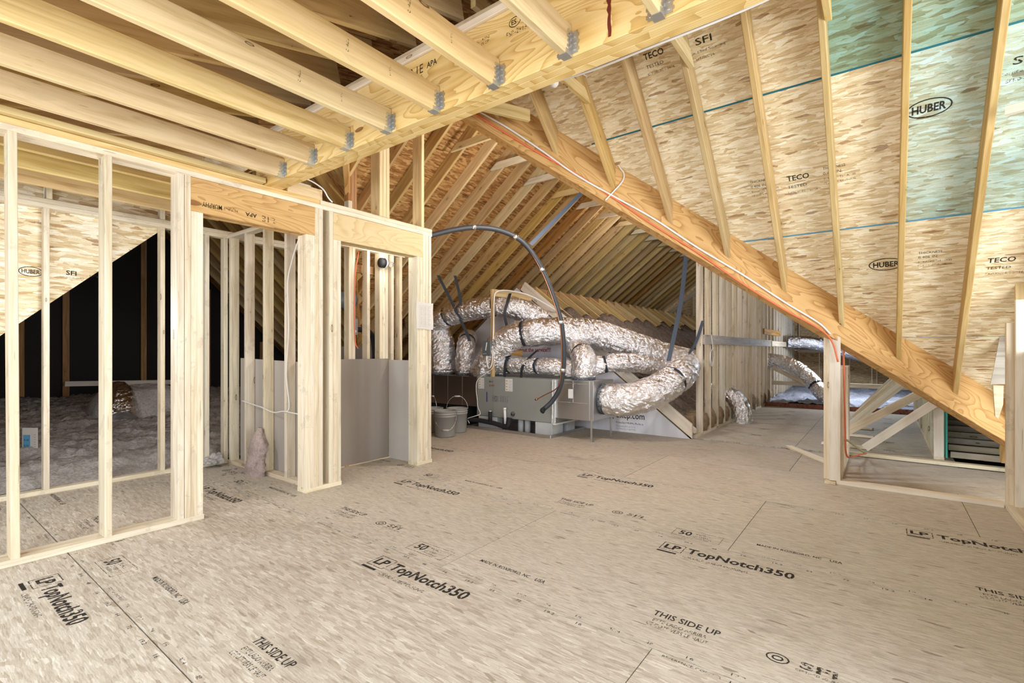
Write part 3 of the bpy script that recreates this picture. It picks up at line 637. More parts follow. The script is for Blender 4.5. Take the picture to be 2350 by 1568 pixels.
# lower end rafters and scabs at the right
vs_ = struct('roof_trim_boards', 'rough board ends nailed at the foot of the roof beside the right posts', 'trim', (5.6, -0.8, 1.3))
mp = basis((5.60, 0, 0), (0, 1, 0), (0, 0, 1))
slab('gusset_strip', [(-0.900, 2.15), (-0.876, 2.15), (-0.725, 1.039), (-0.707, 0.923), (-0.795, 0.927), (-0.792, 1.10)], mp, 0.012, M['grey'], vs_)
slab('plywood_scrap', [(-0.90, 2.10), (-0.797, 1.18), (-0.80, 1.12), (-1.0, 1.12), (-1.0, 2.10)], basis((5.605, 0, 0), (0, 1, 0), (0, 0, 1)), 0.010, M['joist'], vs_)
slab('rough_block', [(-0.723, 0.915), (-0.785, 0.915), (-0.782, 0.76), (-0.768, 0.70), (-0.753, 0.637), (-0.735, 0.66)], basis((5.60, 0, 0), (0, 1, 0), (0, 0, 1)), 0.04, M['stud'], vs_)
lum('collar_block', (3.95, -0.56, 2.58), (3.75, -1.4, 2.58), 0.04, 0.05, M['white'], vs_)

# ================================================================== WING roof (ridge along X)
S2 = 0.76; Z2 = 7.07
rw = struct('roof_wing', 'long receding wing roof of closely spaced rafters with collar ties and brown flake board', 'roof', (9, 5, 3))
d2 = Vector((0, 1, -S2)); up2 = Vector((0, S2, 1)); n2 = up2.normalized(); h2 = 0.165
YR = 3.86; XE = 16.5
def xv(y): return 0.777*y-0.511
mats = ['rafter', 'rafter', 'joist', 'rafter', 'rafter', 'rafter', 'joist', 'rafter', 'rafter', 'joist', 'rafter', 'rafter', 'rafter', 'old']
for k in range(-6, 29):
    X = 5.057-0.019+0.4064*k; ye = (X+0.511)/0.777; y1 = min(9.0, ye)
    if y1 < YR+0.3: continue
    p0 = Vector((X, YR+0.02, Z2-S2*(YR+0.02)))+n2*h2/2; p1 = Vector((X, y1, Z2-S2*y1))+n2*h2/2
    lum('rafter', p0, p1, 0.038, h2, M[mats[(k+6) % 14]], rw, up=up2, c0=((0, 1, 0), YR+0.02), c1=((0, 1, 0), y1), ch=0.003)
up3 = Vector((0, -0.755, 1)); n3 = up3.normalized()
for k in range(-6, 29):
    X = 5.057-0.019+0.4064*k; ys_ = (5.378-0.978*X)/0.755+0.12; y0 = max(-2.0, ys_)
    if y0 > YR-0.3: continue
    zb = lambda y: 1.22+0.755*y
    lum('rafter', Vector((X, YR-0.02, zb(YR-0.02)))+n3*h2/2, Vector((X, y0, zb(y0)))+n3*h2/2, 0.038, h2, M['rafter'], rw, up=up3, c0=((0, 1, 0), YR-0.02), c1=((0, 1, 0), y0), ch=0.003)
lum('ridge_board', (2.6, YR, 4.19), (XE, YR, 4.19), 0.038, 0.25, M['rafter'], rw)
for k in range(0, 15):
    X = 4.486+0.019+0.8128*k*0.985
    if X > 14: break
    lum('collar_tie', (X, 4.47, 3.745+0.045), (X, 3.28, 3.745+0.045), 0.038, 0.089, M['stud' if k % 3 else 'joist'], rw, c0=((0, S2, 1), Z2+0.03))
s2 = math.sqrt(1+S2*S2)
vr_ = [YR+0.02, 4.80, 5.77, 6.74, 7.71, 8.68, 9.65]
for i in range(6):
    ya, yb = vr_[i]+0.001, vr_[i+1]-0.001
    xs = [2.2+(1.2 if i % 2 else 0)+2.44*j for j in range(-1, 7)]
    for xa, xb in zip(xs, xs[1:]):
        xb2 = min(xb, XE)
        if xa > XE: continue
        P = clip([(xa+0.001, ya), (xb2-0.001, ya), (xb2-0.001, yb), (xa+0.001, yb)], -0.978, 0.76, 0.455+0.05)
        if len(P) > 2:
            m = basis((xa, ya, Z2+0.21-S2*ya), (1, 0, 0), (0, 1, -S2))
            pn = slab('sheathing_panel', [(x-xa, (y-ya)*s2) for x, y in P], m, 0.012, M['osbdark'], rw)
            if 2 < xa < 7 and i in (1, 2):
                q = lambda x, y: basis((x, y, Z2+0.208-S2*y), (1, 0, 0), (0, -1, S2))
                for dx in (0.55, 1.75):
                    if all(a*(xa+dx)+b*(ya+0.4) < c for a, b, c in ((-0.978, 0.76, 0.3),)):
                        ellipse_ring('printed_emblem', q(xa+dx, ya+0.4), 0.10, 0.06, 0.008, M['inkd'], pn); text('HUBER', 0.15, 0.05, q(xa+dx-0.075, ya+0.42), M['inkd'], pn, bold=0.03)
for xa in (2.2, 4.64, 7.08, 9.52, 11.96, 14.4):
    for ya, yb in ((-2.2, -0.2), (-0.198, 1.8), (1.802, YR)):
        P = clip([(xa+0.001, ya), (min(xa+2.44, XE)-0.001, ya), (min(xa+2.44, XE)-0.001, yb), (xa+0.001, yb)], -0.978, -0.755, -5.40)
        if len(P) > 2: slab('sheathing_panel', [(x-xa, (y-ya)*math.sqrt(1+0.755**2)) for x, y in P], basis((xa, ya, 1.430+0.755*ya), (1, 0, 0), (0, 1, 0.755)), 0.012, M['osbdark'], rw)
lum('valley_ply', (2.62, 4.03, 4.0), (6.9, 9.54, -0.185), 0.06, 0.30, M['lvlo'], rw)
for dx in (0, 0.04, 0.08): vst(3.42+dx, 5.06, 2.30, 3.42, rw, 'old', h=0.089, name='valley_post_stud')
lum('post_block', (3.40, 5.02, 2.80), (3.40, 5.02, 2.96), 0.09, 0.05, M['stud'], rw, up=(1, 0, 0))

# ================================================================== KNEE WALL along the corridor
kw = struct('wall_knee', 'long receding wall of pale studs beside the corridor with rails nailed across', 'wall', (9, 2.07, 0))
lum('bottom_plate', (6.86, 2.075, 0.019), (XE, 2.075, 0.019), 0.089, 0.038, M['stud'], kw)
for k in range(24):
    x = 7.11+0.019+0.4064*k
    if x < XE-0.1: lum('stud', (x, 2.075, 0.038), (x, 2.075, 2.74), 0.089, 0.038, M['white' if k % 3 == 0 else 'stud'], kw, up=(1, 0, 0), c1=((0, -0.755, 1), 1.20))
lum('rail_board', (7.108, 2.011, 1.355), (12.35, 2.011, 1.355), 0.036, 0.137, M['grey'], kw)
lum('rail_board', (12.2, 1.990, 1.35), (16.3, 1.990, 1.35), 0.036, 0.12, M['stud'], kw)
lum('rail_board', (11.3, 1.988, 1.60), (13.3, 1.988, 1.60), 0.036, 0.12, M['old'], kw)
lum('end_rail', (12.3, 2.0, 0.47), (12.3, -2.0, 0.47), 0.038, 0.089, M['stud'], kw)
lum('sloping_brace', (12.1, 1.95, 0.82), (12.1, 0.55, 0.10), 0.038, 0.089, M['stud'], kw)

# gable at the far end
gw = struct('wall_gable', 'far end wall of tan flake board with thin studs', 'wall', (XE, 2, 1))
poly = [(-2.2, -0.3), (9.3, -0.3), (9.3, 0.1), (YR, 4.25), (-2.2, -0.3)]
for ya, yb in ((-2.2, -0.98), (-0.978, 0.24), (0.242, 1.46), (1.462, 2.68), (2.682, 3.9), (3.902, 5.12), (5.122, 6.34), (6.342, 7.56), (7.562, 8.9)):
    for za, zb_ in ((-0.3, 1.2), (1.202, 4.4)):
        P = clip(clip([(ya, za), (yb, za), (yb, zb_), (ya, zb_)], -0.755, 1, 1.43), S2, 1, Z2+0.2)
        if len(P) > 2: slab('sheathing_panel', [(y-ya, z) for y, z in P], basis((XE+0.10, ya, 0), (0, 1, 0), (0, 0, 1)), 0.012, M['osbend'], gw)
for k in range(18):
    y = -1.7+0.61*k; top = min(1.22+0.755*y, Z2-S2*y)
    if top > 0.1: lum('stud', (XE+0.055, y, -0.2), (XE+0.055, y, top), 0.038, 0.089, M['stud'], gw, up=(1, 0, 0))
lum('blocking', (XE+0.01, 2.0, 1.18), (XE+0.01, 1.2, 1.18), 0.02, 0.09, M['white'], gw)
lum('gable_rake_board', (XE-0.02, 3.9, 3.9), (XE-0.02, 8.3, 0.62), 0.038, 0.14, M['stud'], gw)
lum('gable_brace', (XE-0.08, 6.75, 2.05), (XE-0.08, 5.2, 1.35), 0.038, 0.24, M['joist'], gw)

# ================================================================== VAULTED CEILING FRAME of the room below
XV = 6.72; SV = 0.775; YB = 2.04; YT = 4.96
vf = struct('vault_frame', 'framed vaulted ceiling hump with slanted rafters, orange ridge board and wrapped gable end', 'framing', (XV, 3.5, 0))
upv = Vector((0, -SV, 1)); nv = upv.normalized()
def zvl(y): return 0.02+SV*(y-YB)
lum('ridge_board', (XV, YT+0.02, 2.20), (XE, YT+0.02, 2.20), 0.04, 0.24, M['old'], vf)
nr = int((XE-XV)/0.4064)
for k in range(nr+1):
    x = XV+0.10+0.4064*k
    lum('vault_rafter', Vector((x, YT, zvl(YT)-0.03))+nv*0.0, Vector((x, YB+0.12, zvl(YB+0.12)-0.03)), 0.038, 0.14, M['joist' if k % 2 else 'rafter'], vf, up=upv, c0=((0, 1, 0), YT), c1=((0, 1, 0), YB+0.12), ch=0.003)
for k in range(nr):
    x0 = XV+0.10+0.4064*k+0.02; w = 0.366; vs = []; nx, ny = 5, 22; ytop = 4.30+0.10*math.sin(k*1.7)-0.02*k*0.2
    for j in range(ny+1):
        y = YB+0.15+(ytop-YB-0.15)*j/ny
        for i in range(nx+1):
            u = i/nx; q = noise.noise(Vector((x0*3+u, y*3, k)))*0.05; z = zvl(y)+0.065+0.055*math.sin(math.pi*u)+q
            vs.append((x0+w*u, y, z))
    nb = len(vs); vs += [(v[0], v[1], v[2]-0.07) for v in vs]; fs = []
    for j in range(ny):
        for i in range(nx): a = j*(nx+1)+i; fs += [(a, a+1, a+nx+2, a+nx+1), (nb+a+nx+1, nb+a+nx+2, nb+a+1, nb+a)]
    W = nx+1
    for j in range(ny): a = j*W; fs.append((a, a+W, nb+a+W, nb+a)); a = j*W+nx; fs.append((a+W, a, nb+a, nb+a+W))
    for i in range(nx): fs.append((i+1, i, nb+i, nb+i+1)); a = ny*W+i; fs.append((a, a+1, nb+a+1, nb+a))
    o = Vector(vs[0]); mesh('insulation_batt', [Vector(v)-o for v in vs], fs, M['batt'], vf, T(*o), smooth=True)
# doubled light rake rafters at the near end, visible below the big duct
lum('rake_rafter', (XV+0.03, 4.9, zvl(4.9)+0.065), (XV+0.03, YB+0.03, zvl(YB+0.03)+0.065), 0.04, 0.155, M['white'], vf, up=upv, c1=((0, 1, 0), YB+0.02))
lum('rake_rafter', (XV+0.16, 4.9, zvl(4.9)+0.05), (XV+0.16, YB+0.06, zvl(YB+0.06)+0.05), 0.13, 0.04, M['white'], vf, up=upv, c1=((0, 1, 0), YB+0.02))
for k, y in enumerate((2.35, 2.75, 3.15)):
    box('insulation_batt', (XV+0.26+0.15*k, 2.12, 0.04), (XV+0.36+0.16*k, 2.40, 0.28+0.02*k), M['tanbatt'], vf, 0.03)
# wrapped gable end: triangle facing the camera
P = clip([(YB-0.02, -0.0), (6.6, -0.0), (6.6, 3.0), (YB-0.02, 3.0)], -SV, 1, -0.03-SV*YB); P = clip(P, SV, 1, zvl(YT)+SV*YT+0.03)
gwm = basis((XV-0.012, 0, 0), (0, 1, 0), (0, 0, 1))
hw = slab('house_wrap', P, gwm, 0.012, M['wrap'], vf)
def wt(s, y, z, w, h, mt, b=0.0): return text(s, w, h, basis((XV-0.014, y, z), (0, -1, 0), (0, 0, 1)), M[mt], hw, bold=b)
wt("it's about the service!!!", 5.10, 1.175, 0.78, 0.075, 'red', 0.02)
wt('oxep.com', 3.16, 0.172, 0.44, 0.095, 'inksolid', 0.012); wt('HomeGuard Building Products', 3.16, 0.115, 0.42, 0.035, 'ink', 0.02)
wt('Dimension 9 ft x 111 ft', 3.16, 0.07, 0.30, 0.022, 'ink'); wt('Call Now for A QUOTE', 3.16, 0.03, 0.30, 0.022, 'ink'); wt('w.', 3.28, 0.175, 0.08, 0.08, 'inksolid', 0.02)

# ================================================================== CLOSET FRONT and boards at the right
wc = struct('wall_closet', 'closet framing with notched corner post, sill plates and low side studs', 'wall', (5.28, 0.0, 0))
lum('sill_plate', (5.285, 0.333, 0.019), (5.268, -0.735, 0.019), 0.089, 0.038, M['white'], wc)
NVc = (NV, DV)
def post(x, y, z0, ztop, par, mat='white', w=0.089, h=0.038): return lum('corner_post_stud', (x, y, z0), (x, y, ztop), w, h, M[mat], par, up=(1, 0, 0), c1=((VD.x*0, VD.y/abs(VD.y)*-0.755, 1.0), ztop-0.755*y*1.0) if False else None)
lum('corner_post_stud', (5.262, 0.345, 0.030), (5.262, 0.345, 1.36), 0.085, 0.042, M['white'], wc, up=(1, 0, 0), c1=((0, -0.62, 1), 1.345-0.62*0.345))
lum('corner_post_stud', (5.330, 0.408, 0.030), (5.330, 0.408, 1.39), 0.050, 0.09, M['stud'], wc, up=(1, 0, 0))
for x in (5.40, 5.55, 5.72, 6.1, 6.50, 6.75): lum('stud', (x, 0.345, 0.038), (x, 0.345, 1.03+0*(6.8-x)), 0.085, 0.038, M['stud'], wc, up=(1, 0, 0))
lum('bottom_plate', (5.38, 0.345, 0.019), (6.86, 0.345, 0.019), 0.085, 0.038, M['stud'], wc)
lum('sill_plate', (6.83, 0.40, 0.019), (6.81, -1.05, 0.019), 0.089, 0.038, M['stud'], wc)
for k in range(12):
    x = 7.14+0.4064*k
    lum('stud', (x, -0.49, 0.03), (x, -0.49, 0.72 if k else 0.95), 0.085, 0.038 if k else 0.06, M['white' if k == 0 else 'stud'], wc, up=(1, 0, 0))
lum('bottom_plate', (7.10, -0.49, 0.015), (11.9, -0.49, 0.015), 0.089, 0.03, M['stud'], wc)
box('green_gypsum_sheet', (7.09, -0.560, 0.03), (11.4, -0.545, 0.88), M['teal'], wc)
# stair-like boards on the far right low bay
wq = struct('low_bay_boards', 'stack of horizontal boards in the dark low bay behind the closet', 'framing', (7.5, -1.1, 0))
for k in range(8):
    lum('board', (7.30+0.22*k, -0.60, 0.04+0.047*k), (7.25+0.22*k, -2.2, 0.04+0.047*k), 0.038, 0.066, M['stud'], wq)
for za, zb_ in ((0.42, 0.85), (0.852, 1.5)): box('sheathing_panel', (9.25, -2.6, za), (9.262, -0.565, zb_), M['osb'], wq)
lum('board', (9.2, -0.60, 0.40), (9.2, -2.2, 0.40), 0.038, 0.12, M['stud'], wq)
box('backing_panel', (7.05, -2.62, -0.02), (9.2, -2.60, 1.0), M['osbdark'], wq)

# RIGHT wall along X at Y = -.74
wr = struct('wall_right', 'edge of the right side stud wall with bark-edged and wide pale studs', 'wall', (4.9, -0.78, 0))
lum('bottom_plate', (5.21, -0.785, 0.019), (1.8, -0.785, 0.019), 0.089, 0.038, M['stud'], wr)
lum('stud', (5.215, -0.763, 0.038), (5.215, -0.763, 1.41), 0.045, 0.04, M['stud'], wr, up=(1, 0, 0))
lum('stud', (5.175, -0.832, 0.033), (5.175, -0.832, 1.58), 0.095, 0.038, M['white'], wr, up=(1, 0, 0))
lum('stud', (5.225, -0.84, 1.58), (5.225, -0.84, 2.2), 0.095, 0.038, M['joist'], wr, up=(1, 0, 0))
for x in (4.3, 3.9, 3.5, 3.1, 2.7, 2.3, 1.9): vst(x, -0.785, 0.038, 2.4, wr, h=0.089)
box('gypsum_sheet', (2.0, -0.872, 0.0), (5.24, -0.860, 1.2), M['drywall'], wr)

# ================================================================== dark attic beyond the rear wall
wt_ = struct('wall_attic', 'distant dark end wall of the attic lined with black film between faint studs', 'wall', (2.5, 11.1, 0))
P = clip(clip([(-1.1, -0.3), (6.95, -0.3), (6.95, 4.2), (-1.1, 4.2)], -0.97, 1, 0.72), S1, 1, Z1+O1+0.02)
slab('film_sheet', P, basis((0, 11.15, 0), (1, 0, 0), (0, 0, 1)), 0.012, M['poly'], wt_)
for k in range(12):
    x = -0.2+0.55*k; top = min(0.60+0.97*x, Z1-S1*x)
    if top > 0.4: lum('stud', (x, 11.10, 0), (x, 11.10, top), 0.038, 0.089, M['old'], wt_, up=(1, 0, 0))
lum('rail_board', (1.6, 8.95, 0.74), (2.9, 8.90, 0.70), 0.05, 0.07, M['grey'], wt_)
ab = struct('attic_subfloor', 'hidden deck under the loose insulation of the wing and outer attic', 'floor')
box('deck_board', (6.86, 2.16, -0.33), (17.0, 9.7, -0.30), M['seam'], ab); box('deck_board', (6.86, -2.6, -0.33), (17.0, 2.15, -0.30), M['seam'], ab)
box('deck_board', (-1.3, 9.61, -0.33), (6.85, 11.2, -0.30), M['seam'], ab)
def field(name, x0, x1, y0, y1, z, amp, mat, label, step=0.05, edge=None):
    nx, ny = max(2, int((x1-x0)/step)), max(2, int((y1-y0)/step)); vs = []; fs = []
    for j in range(ny+1):
        for i in range(nx+1):
            x, y = x0+(x1-x0)*i/nx, y0+(y1-y0)*j/ny; q = Vector((x, y, 0))
            h = z(x, y)+amp*min(1, 0.15+(y-y0)/0.4)*(noise.noise(q*1.3)*0.6+noise.noise(q*4.1)*0.45+noise.noise(q*13)*0.45+noise.noise(q*31)*0.30)
            vs.append((x-x0, y-y0, h))
    for j in range(ny):
        for i in range(nx): a = j*(nx+1)+i; fs.append((a, a+1, a+nx+2, a+nx+1))
    o = mesh(name, vs, fs, mat, None, T(x0, y0, 0), smooth=True); return tag(o, label, 'insulation', None, 'stuff')
field('blown_insulation', -1.0, 6.0, 5.685, 11.08, lambda x, y: 0.03+0.15*min(1, (y-5.685)/0.45)+0.24*min(1, max(0, (y-6.3)/3.2)), 0.085, M['blown'], 'loose blown insulation heaped over the dark attic floor behind the rear studs', 0.032)
field('blown_insulation', 11.74, XE, -1.9, 2.02, lambda x, y: 0.10+0.05*(x-11.7)/3, 0.10, M['blownb'], 'cool white loose insulation beyond the red board at the corridor end', 0.045)
o = box('red_board', (11.69, -0.45, 0.0), (11.73, 2.02, 0.085), M['redboard']); tag(o, 'dark red board lying across the corridor end before the white insulation', 'board')

# ================================================================== AIR HANDLER and sheet metal
def panel_line(par, p, q, w, mat):
    return lum('seam_line', p, q, w, w, mat, par, ch=0.0005)
pan = thing('drain_pan', 'shallow galvanised drain pan on the floor under the grey air handler', 'pan', (6.05, 4.4, 0))
box('pan_base', (5.585, 3.60, 0.002), (6.52, 5.10, 0.005), M['galv'], pan)
for lo, hi in (((5.576, 3.59, 0.0), (5.586, 5.11, 0.045)), ((6.518, 3.59, 0.0), (6.528, 5.11, 0.045)), ((5.586, 3.59, 0.0), (6.518, 3.598, 0.045)), ((5.586, 5.102, 0.0), (6.518, 5.11, 0.045))): box('pan_rim', lo, hi, M['galv'], pan)
lum('corner_tape', (5.574, 3.588, 0.0), (5.574, 3.588, 0.048), 0.012, 0.012, M['tape'], pan, up=(1, 0, 0))
for nm, lo, hi, lb in (('foam_block', (5.66, 3.62, 0.0055), (5.95, 3.90, 0.197), 'pale foam block under the near corner of the air handler'),
                       ('foam_block', (6.10, 3.64, 0.0055), (6.32, 3.86, 0.197), 'pale foam block under the rear right corner of the air handler'),
                       ('foam_block', (5.66, 4.60, 0.0055), (5.80, 4.96, 0.197), 'pale foam block behind the black drain pipe')):
    tag(box(nm, lo, hi, M['foam'], None, 0.006), lb, 'block', 'foam blocks holding up the air handler')
ah = thing('air_handler', 'long grey air handler cabinet with warning stickers lying in its pan', 'air handler', (5.98, 4.3, 0.198))
box('cabinet', (5.664, 3.605, 0.198), (6.33, 4.998, 0.798), M['grayp'], ah, 0.006)
fp = box('access_panel', (5.655, 3.625, 0.205), (5.663, 4.665, 0.790), M['grayp'], ah, 0.002)
box('access_panel', (5.657, 4.669, 0.205), (5.663, 4.985, 0.790), M['grayp'], ah, 0.002)
def af(y, z): return basis((5.6538, y, z), (0, -1, 0), (0, 0, 1))
def sticker(y, z, w, h, par, mat='label'):
    return mesh('sticker', [(0, 0, 0), (w, 0, 0), (w, h, 0), (0, h, 0)], [(0, 1, 2, 3)], M[mat], par, af(y, z))
for y, z, w, h in ((4.955, 0.615, 0.115, 0.165), (4.43, 0.60, 0.135, 0.185)):
    s = sticker(y, z, w, h, ah)
    for k in range(4):
        m = af(y-0.012, z+0.015+k*h/4.3); m.translation.x -= 0.0006
        mesh('warning_triangle', [(0, 0, 0), (0.028, 0, 0), (0.014, 0.026, 0)], [(0, 1, 2)], M['orangew'], s, m)
        m2 = af(y-0.05, z+0.018+k*h/4.3); m2.translation.x -= 0.0006; text('WARNING RISK OF SHOCK', w*0.55, 0.010, m2, M['ink'], s)
        m3 = af(y-0.05, z+0.004+k*h/4.3); m3.translation.x -= 0.0006; text('AVERTISSEMENT', w*0.5, 0.008, m3, M['ink'], s)
text('8KW', 0.075, 0.028, af(4.74, 0.715), M['inkd'], ah, name='handwriting'); text('50 AMP', 0.105, 0.032, af(4.74, 0.655), M['red'], ah, name='handwriting')
sticker(4.795, 0.42, 0.02, 0.15, ah, 'purple')
for k in range(4): text(('|:|', 'I[]I', '\u00b7=\u00b7', '|||')[k], 0.03, 0.09, af(4.68-0.028*k, 0.43), M['ink'], ah, name='wiring_diagram')
for k in range(7): mesh('wiring_diagram', [(0, 0, 0), (0.10, 0, 0), (0.10, 0.003, 0), (0, 0.003, 0)], [(0, 1, 2, 3)], M['ink'], ah, af(4.545, 0.44+0.013*k))
text('| |', 0.04, 0.09, af(4.43, 0.43), M['ink'], ah, name='wiring_diagram')
ring = []
tube('pipe_port', [(5.665, 4.285, 0.275), (5.640, 4.285, 0.275)], 0.035, M['mastic'], ah, seg=14, sub=1)
lum('corner_flange', (5.652, 3.612, 0.20), (5.652, 3.612, 0.80), 0.02, 0.022, M['tape'], ah, up=(1, 0, 0))
sp = thing('supply_plenum', 'shiny square sheet metal plenum on thin legs at the right end of the cabinet', 'duct', (6.0, 3.3, 0.27))
box('plenum_box', (5.701, 3.010, 0.272), (6.30, 3.600, 0.796), M['galv'], sp, 0.004)
for z in (0.50, 0.755): panel_line(sp, (5.698, 3.05, z), (5.698, 3.56, z), 0.004, M['tape'])
panel_line(sp, (5.698, 3.31, 0.50), (5.698, 3.31, 0.785), 0.003, M['tape'])
for y, w in ((3.018, 0.03), (3.075, 0.03)): lum('corner_flange', (5.697, y, 0.275), (5.697, y, 0.795), w, 0.008, M['galv'], sp, up=(1, 0, 0))
lum('foil_tape_strip', (5.690, 3.597, 0.19), (5.690, 3.597, 0.80), 0.035, 0.015, M['tape'], sp, up=(1, 0, 0))
s_ = mesh('sticker', [(0, 0, 0), (0.075, 0, 0), (0.075, 0.125, 0), (0, 0.125, 0)], [(0, 1, 2, 3)], M['label'], sp, basis((5.6985, 3.385, 0.555), (0, -1, 0), (0, 0, 1)))
for p in ((5.70, 3.035), (6.272, 3.034)): lum('support_leg', (p[0], p[1], 0.0), (p[0], p[1], 0.30), 0.022, 0.022, M['galv'], sp, up=(1, 0, 0)); box('foot_tab', (p[0]-0.02, p[1]-0.02, 0), (p[0]+0.05, p[1]+0.012, 0.003), M['galv'], sp)
lum('base_strip', (5.66, 3.585, 0.186), (6.33, 3.585, 0.186), 0.05, 0.02, M['label'], sp)
rp = thing('return_plenum', 'dark brownish sheet metal return box at the left end of the cabinet', 'duct', (6.0, 5.6, 0.27))
box('plenum_box', (5.66, 5.003, 0.33), (6.33, 6.55, 0.792), M['galvd'], rp, 0.004)
for y in (5.30, 5.62, 5.95, 6.25): panel_line(rp, (5.657, y, 0.34), (5.657, y, 0.785), 0.005, M['galvd'])
box('plenum_foot', (5.75, 5.25, 0.0), (6.2, 6.4, 0.329), M['black'], rp)

# drain pipes
dp = thing('drain_pipe', 'black foam-wrapped drain trap with tee running along the pan', 'pipe', (5.60, 4.6, 0.12))
tube('pipe_run', [(5.57, 5.12, 0.135), (5.60, 4.9, 0.135), (5.60, 4.62, 0.118), (5.60, 4.50, 0.100), (5.60, 4.40, 0.085), (5.60, 4.345, 0.10), (5.605, 4.330, 0.16), (5.62, 4.325, 0.22)], 0.034, M['black'], dp, seg=14)
tube('pipe_tee', [(5.60, 4.675, 0.12), (5.60, 4.675, 0.285)], 0.030, M['black'], dp, seg=14, sub=1)
tube('pipe_cap', [(5.60, 4.675, 0.286), (5.60, 4.675, 0.296)], 0.020, M['pvc'], dp, seg=12, sub=1)
tube('vent_stub', [(5.595, 4.385, 0.13), (5.595, 4.395, 0.35)], 0.019, M['pvc'], dp, seg=12, sub=1)
tube('vent_coupling', [(5.595, 4.394, 0.335), (5.595, 4.395, 0.362)], 0.024, M['pvc'], dp, seg=12, sub=1)
for i, y in enumerate((4.25, 4.13)):
    tag(tube('pipe_stub', [(5.80, y, 0.006), (5.80, y, 0.19)], 0.045, M['foam'], None, seg=16, sub=1), ('front' if i == 0 else 'second')+' pale round foam stub standing in the pan beside the black pipe', 'block')

# ================================================================== flexible ducts
def duct(name, label, pts, r, squash=0.0, collar=None, bands=(), seed=0, corr=0.55):
    t = thing(name, label, 'duct', tuple(pts[0]), 'silver insulated flexible ducts')
    def fn(i, N, a, p, rr):
        q = Vector((math.cos(a)*2.2, math.sin(a)*2.2, i*0.21+seed*9))
        f = 1+0.05*noise.noise(q)+0.045*noise.noise(Vector((math.cos(a)*1.6, math.sin(a)*1.6, i*0.9+seed)))*corr*1.6+0.05*abs(noise.noise(Vector((math.cos(a)*4.5, math.sin(a)*4.5, i*0.42+seed))))-0.03*abs(noise.noise(Vector((math.cos(a)*9+5, math.sin(a)*9, i*0.8+seed))))
        s_ = i*0.022
        for bpos in bands:
            d = abs(i/(N-1)-bpos)*(N-1)*0.026
            f -= 0.13*math.exp(-(d/0.035)**2)
        end = min(i, N-1-i)*0.022
        if collar is not None and i*0.022 < 0.05: f *= 0.92
        return rr*f*(1-squash*0.5*(1+math.cos(2*a)))
    path = resample(spline(pts, 12), 0.026)
    N = len(path)
    d = tube('duct_sleeve', path, r, M['foil'], t, seg=40, sub=1, fn=fn, smooth=False, jit=0.0060)
    for bpos in bands:
        i = int(bpos*(N-1)); i = min(max(i, 1), N-2); ax = (path[i+1]-path[i-1]).normalized()
        tube('strap_band', [path[i]-ax*0.022, path[i]+ax*0.022], r*0.93, M['strap'], t, seg=32, sub=1)
    if collar is not None:
        ax = Vector(collar); tube('duct_collar', [path[0]-ax*0.004, path[0]+ax*0.035], r*0.99, M['mastic'], t, seg=32, sub=1)
    return t
def cam_pt(px_, py_, d):
    u, v = (px_-1175)/1117.76, -(py_-803.73)/1117.76
    return Vector((0.60589*u*d+0.79555*d, -0.79555*u*d+0.60589*d, 1.205+v*d))
duct('flexible_duct', 'fattest silver duct curving from the plenum side to the first corridor stud', [(6.0, 3.005, 0.545), (6.0, 2.86, 0.54), (6.03, 2.66, 0.555), (6.22, 2.40, 0.655), (6.50, 2.24, 0.80), (6.80, 2.20, 0.93), (7.15, 2.32, 1.02)], 0.212, collar=(0, -1, 0), bands=(0.60,), seed=1)
duct('flexible_duct', 'longest silver duct arching from the cabinet top across the wrapped gable', [(5.90, 5.10, 0.80), (5.86, 4.98, 0.95), (5.86, 4.72, 1.25), (5.92, 4.42, 1.43), (6.05, 4.10, 1.47), (6.25, 3.80, 1.485), (6.50, 3.45, 1.455), (6.75, 3.10, 1.33), (7.05, 2.82, 1.19), (7.40, 2.58, 1.08), (7.9, 2.40, 1.0)], 0.205, collar=(0, 0, 1), bands=(0.27,), seed=2)
duct('flexible_duct', 'topmost silver duct slung in straps behind the wooden arm', [(5.9, 6.6, 1.40), (5.80, 6.15, 1.62), (5.85, 5.70, 1.80), (5.95, 5.15, 1.885), (6.10, 4.75, 1.90), (6.30, 4.50, 1.80), (6.48, 4.30, 1.66)], 0.175, bands=(0.34, 0.68), seed=3)
duct('flexible_duct', 'thick upright silver duct beside the doorway post, bending at its top', [(5.92, 6.02, 0.797), (5.92, 6.03, 1.05), (5.92, 6.04, 1.32), (5.93, 6.18, 1.56), (6.0, 6.5, 1.70), (6.1, 6.9, 1.74)], 0.222, collar=(0, 0, 1), seed=4)
duct('flexible_duct', 'slim upright silver duct second from the doorway post', [(5.95, 5.50, 0.797), (5.94, 5.51, 1.0), (5.95, 5.50, 1.22), (6.08, 5.58, 1.38), (6.4, 5.85, 1.42)], 0.150, collar=(0, 0, 1), bands=(0.55,), seed=5)
duct('flexible_duct', 'silver duct elbow rising from the top of the square plenum', [(5.97, 3.30, 0.80), (5.97, 3.29, 0.93), (5.98, 3.29, 1.04), (6.05, 3.36, 1.14), (6.22, 3.52, 1.20), (6.5, 3.75, 1.22)], 0.165, collar=(0, 0, 1), bands=(0.42,), seed=6)
duct('flexible_duct', 'sagging silver duct lying along the grey cabinet top', [(5.98, 4.90, 0.925), (5.94, 4.55, 0.965), (5.93, 4.15, 0.975), (5.97, 3.80, 0.96), (6.08, 3.55, 0.94)], 0.125, bands=(0.25, 0.62), seed=7, corr=0.2)
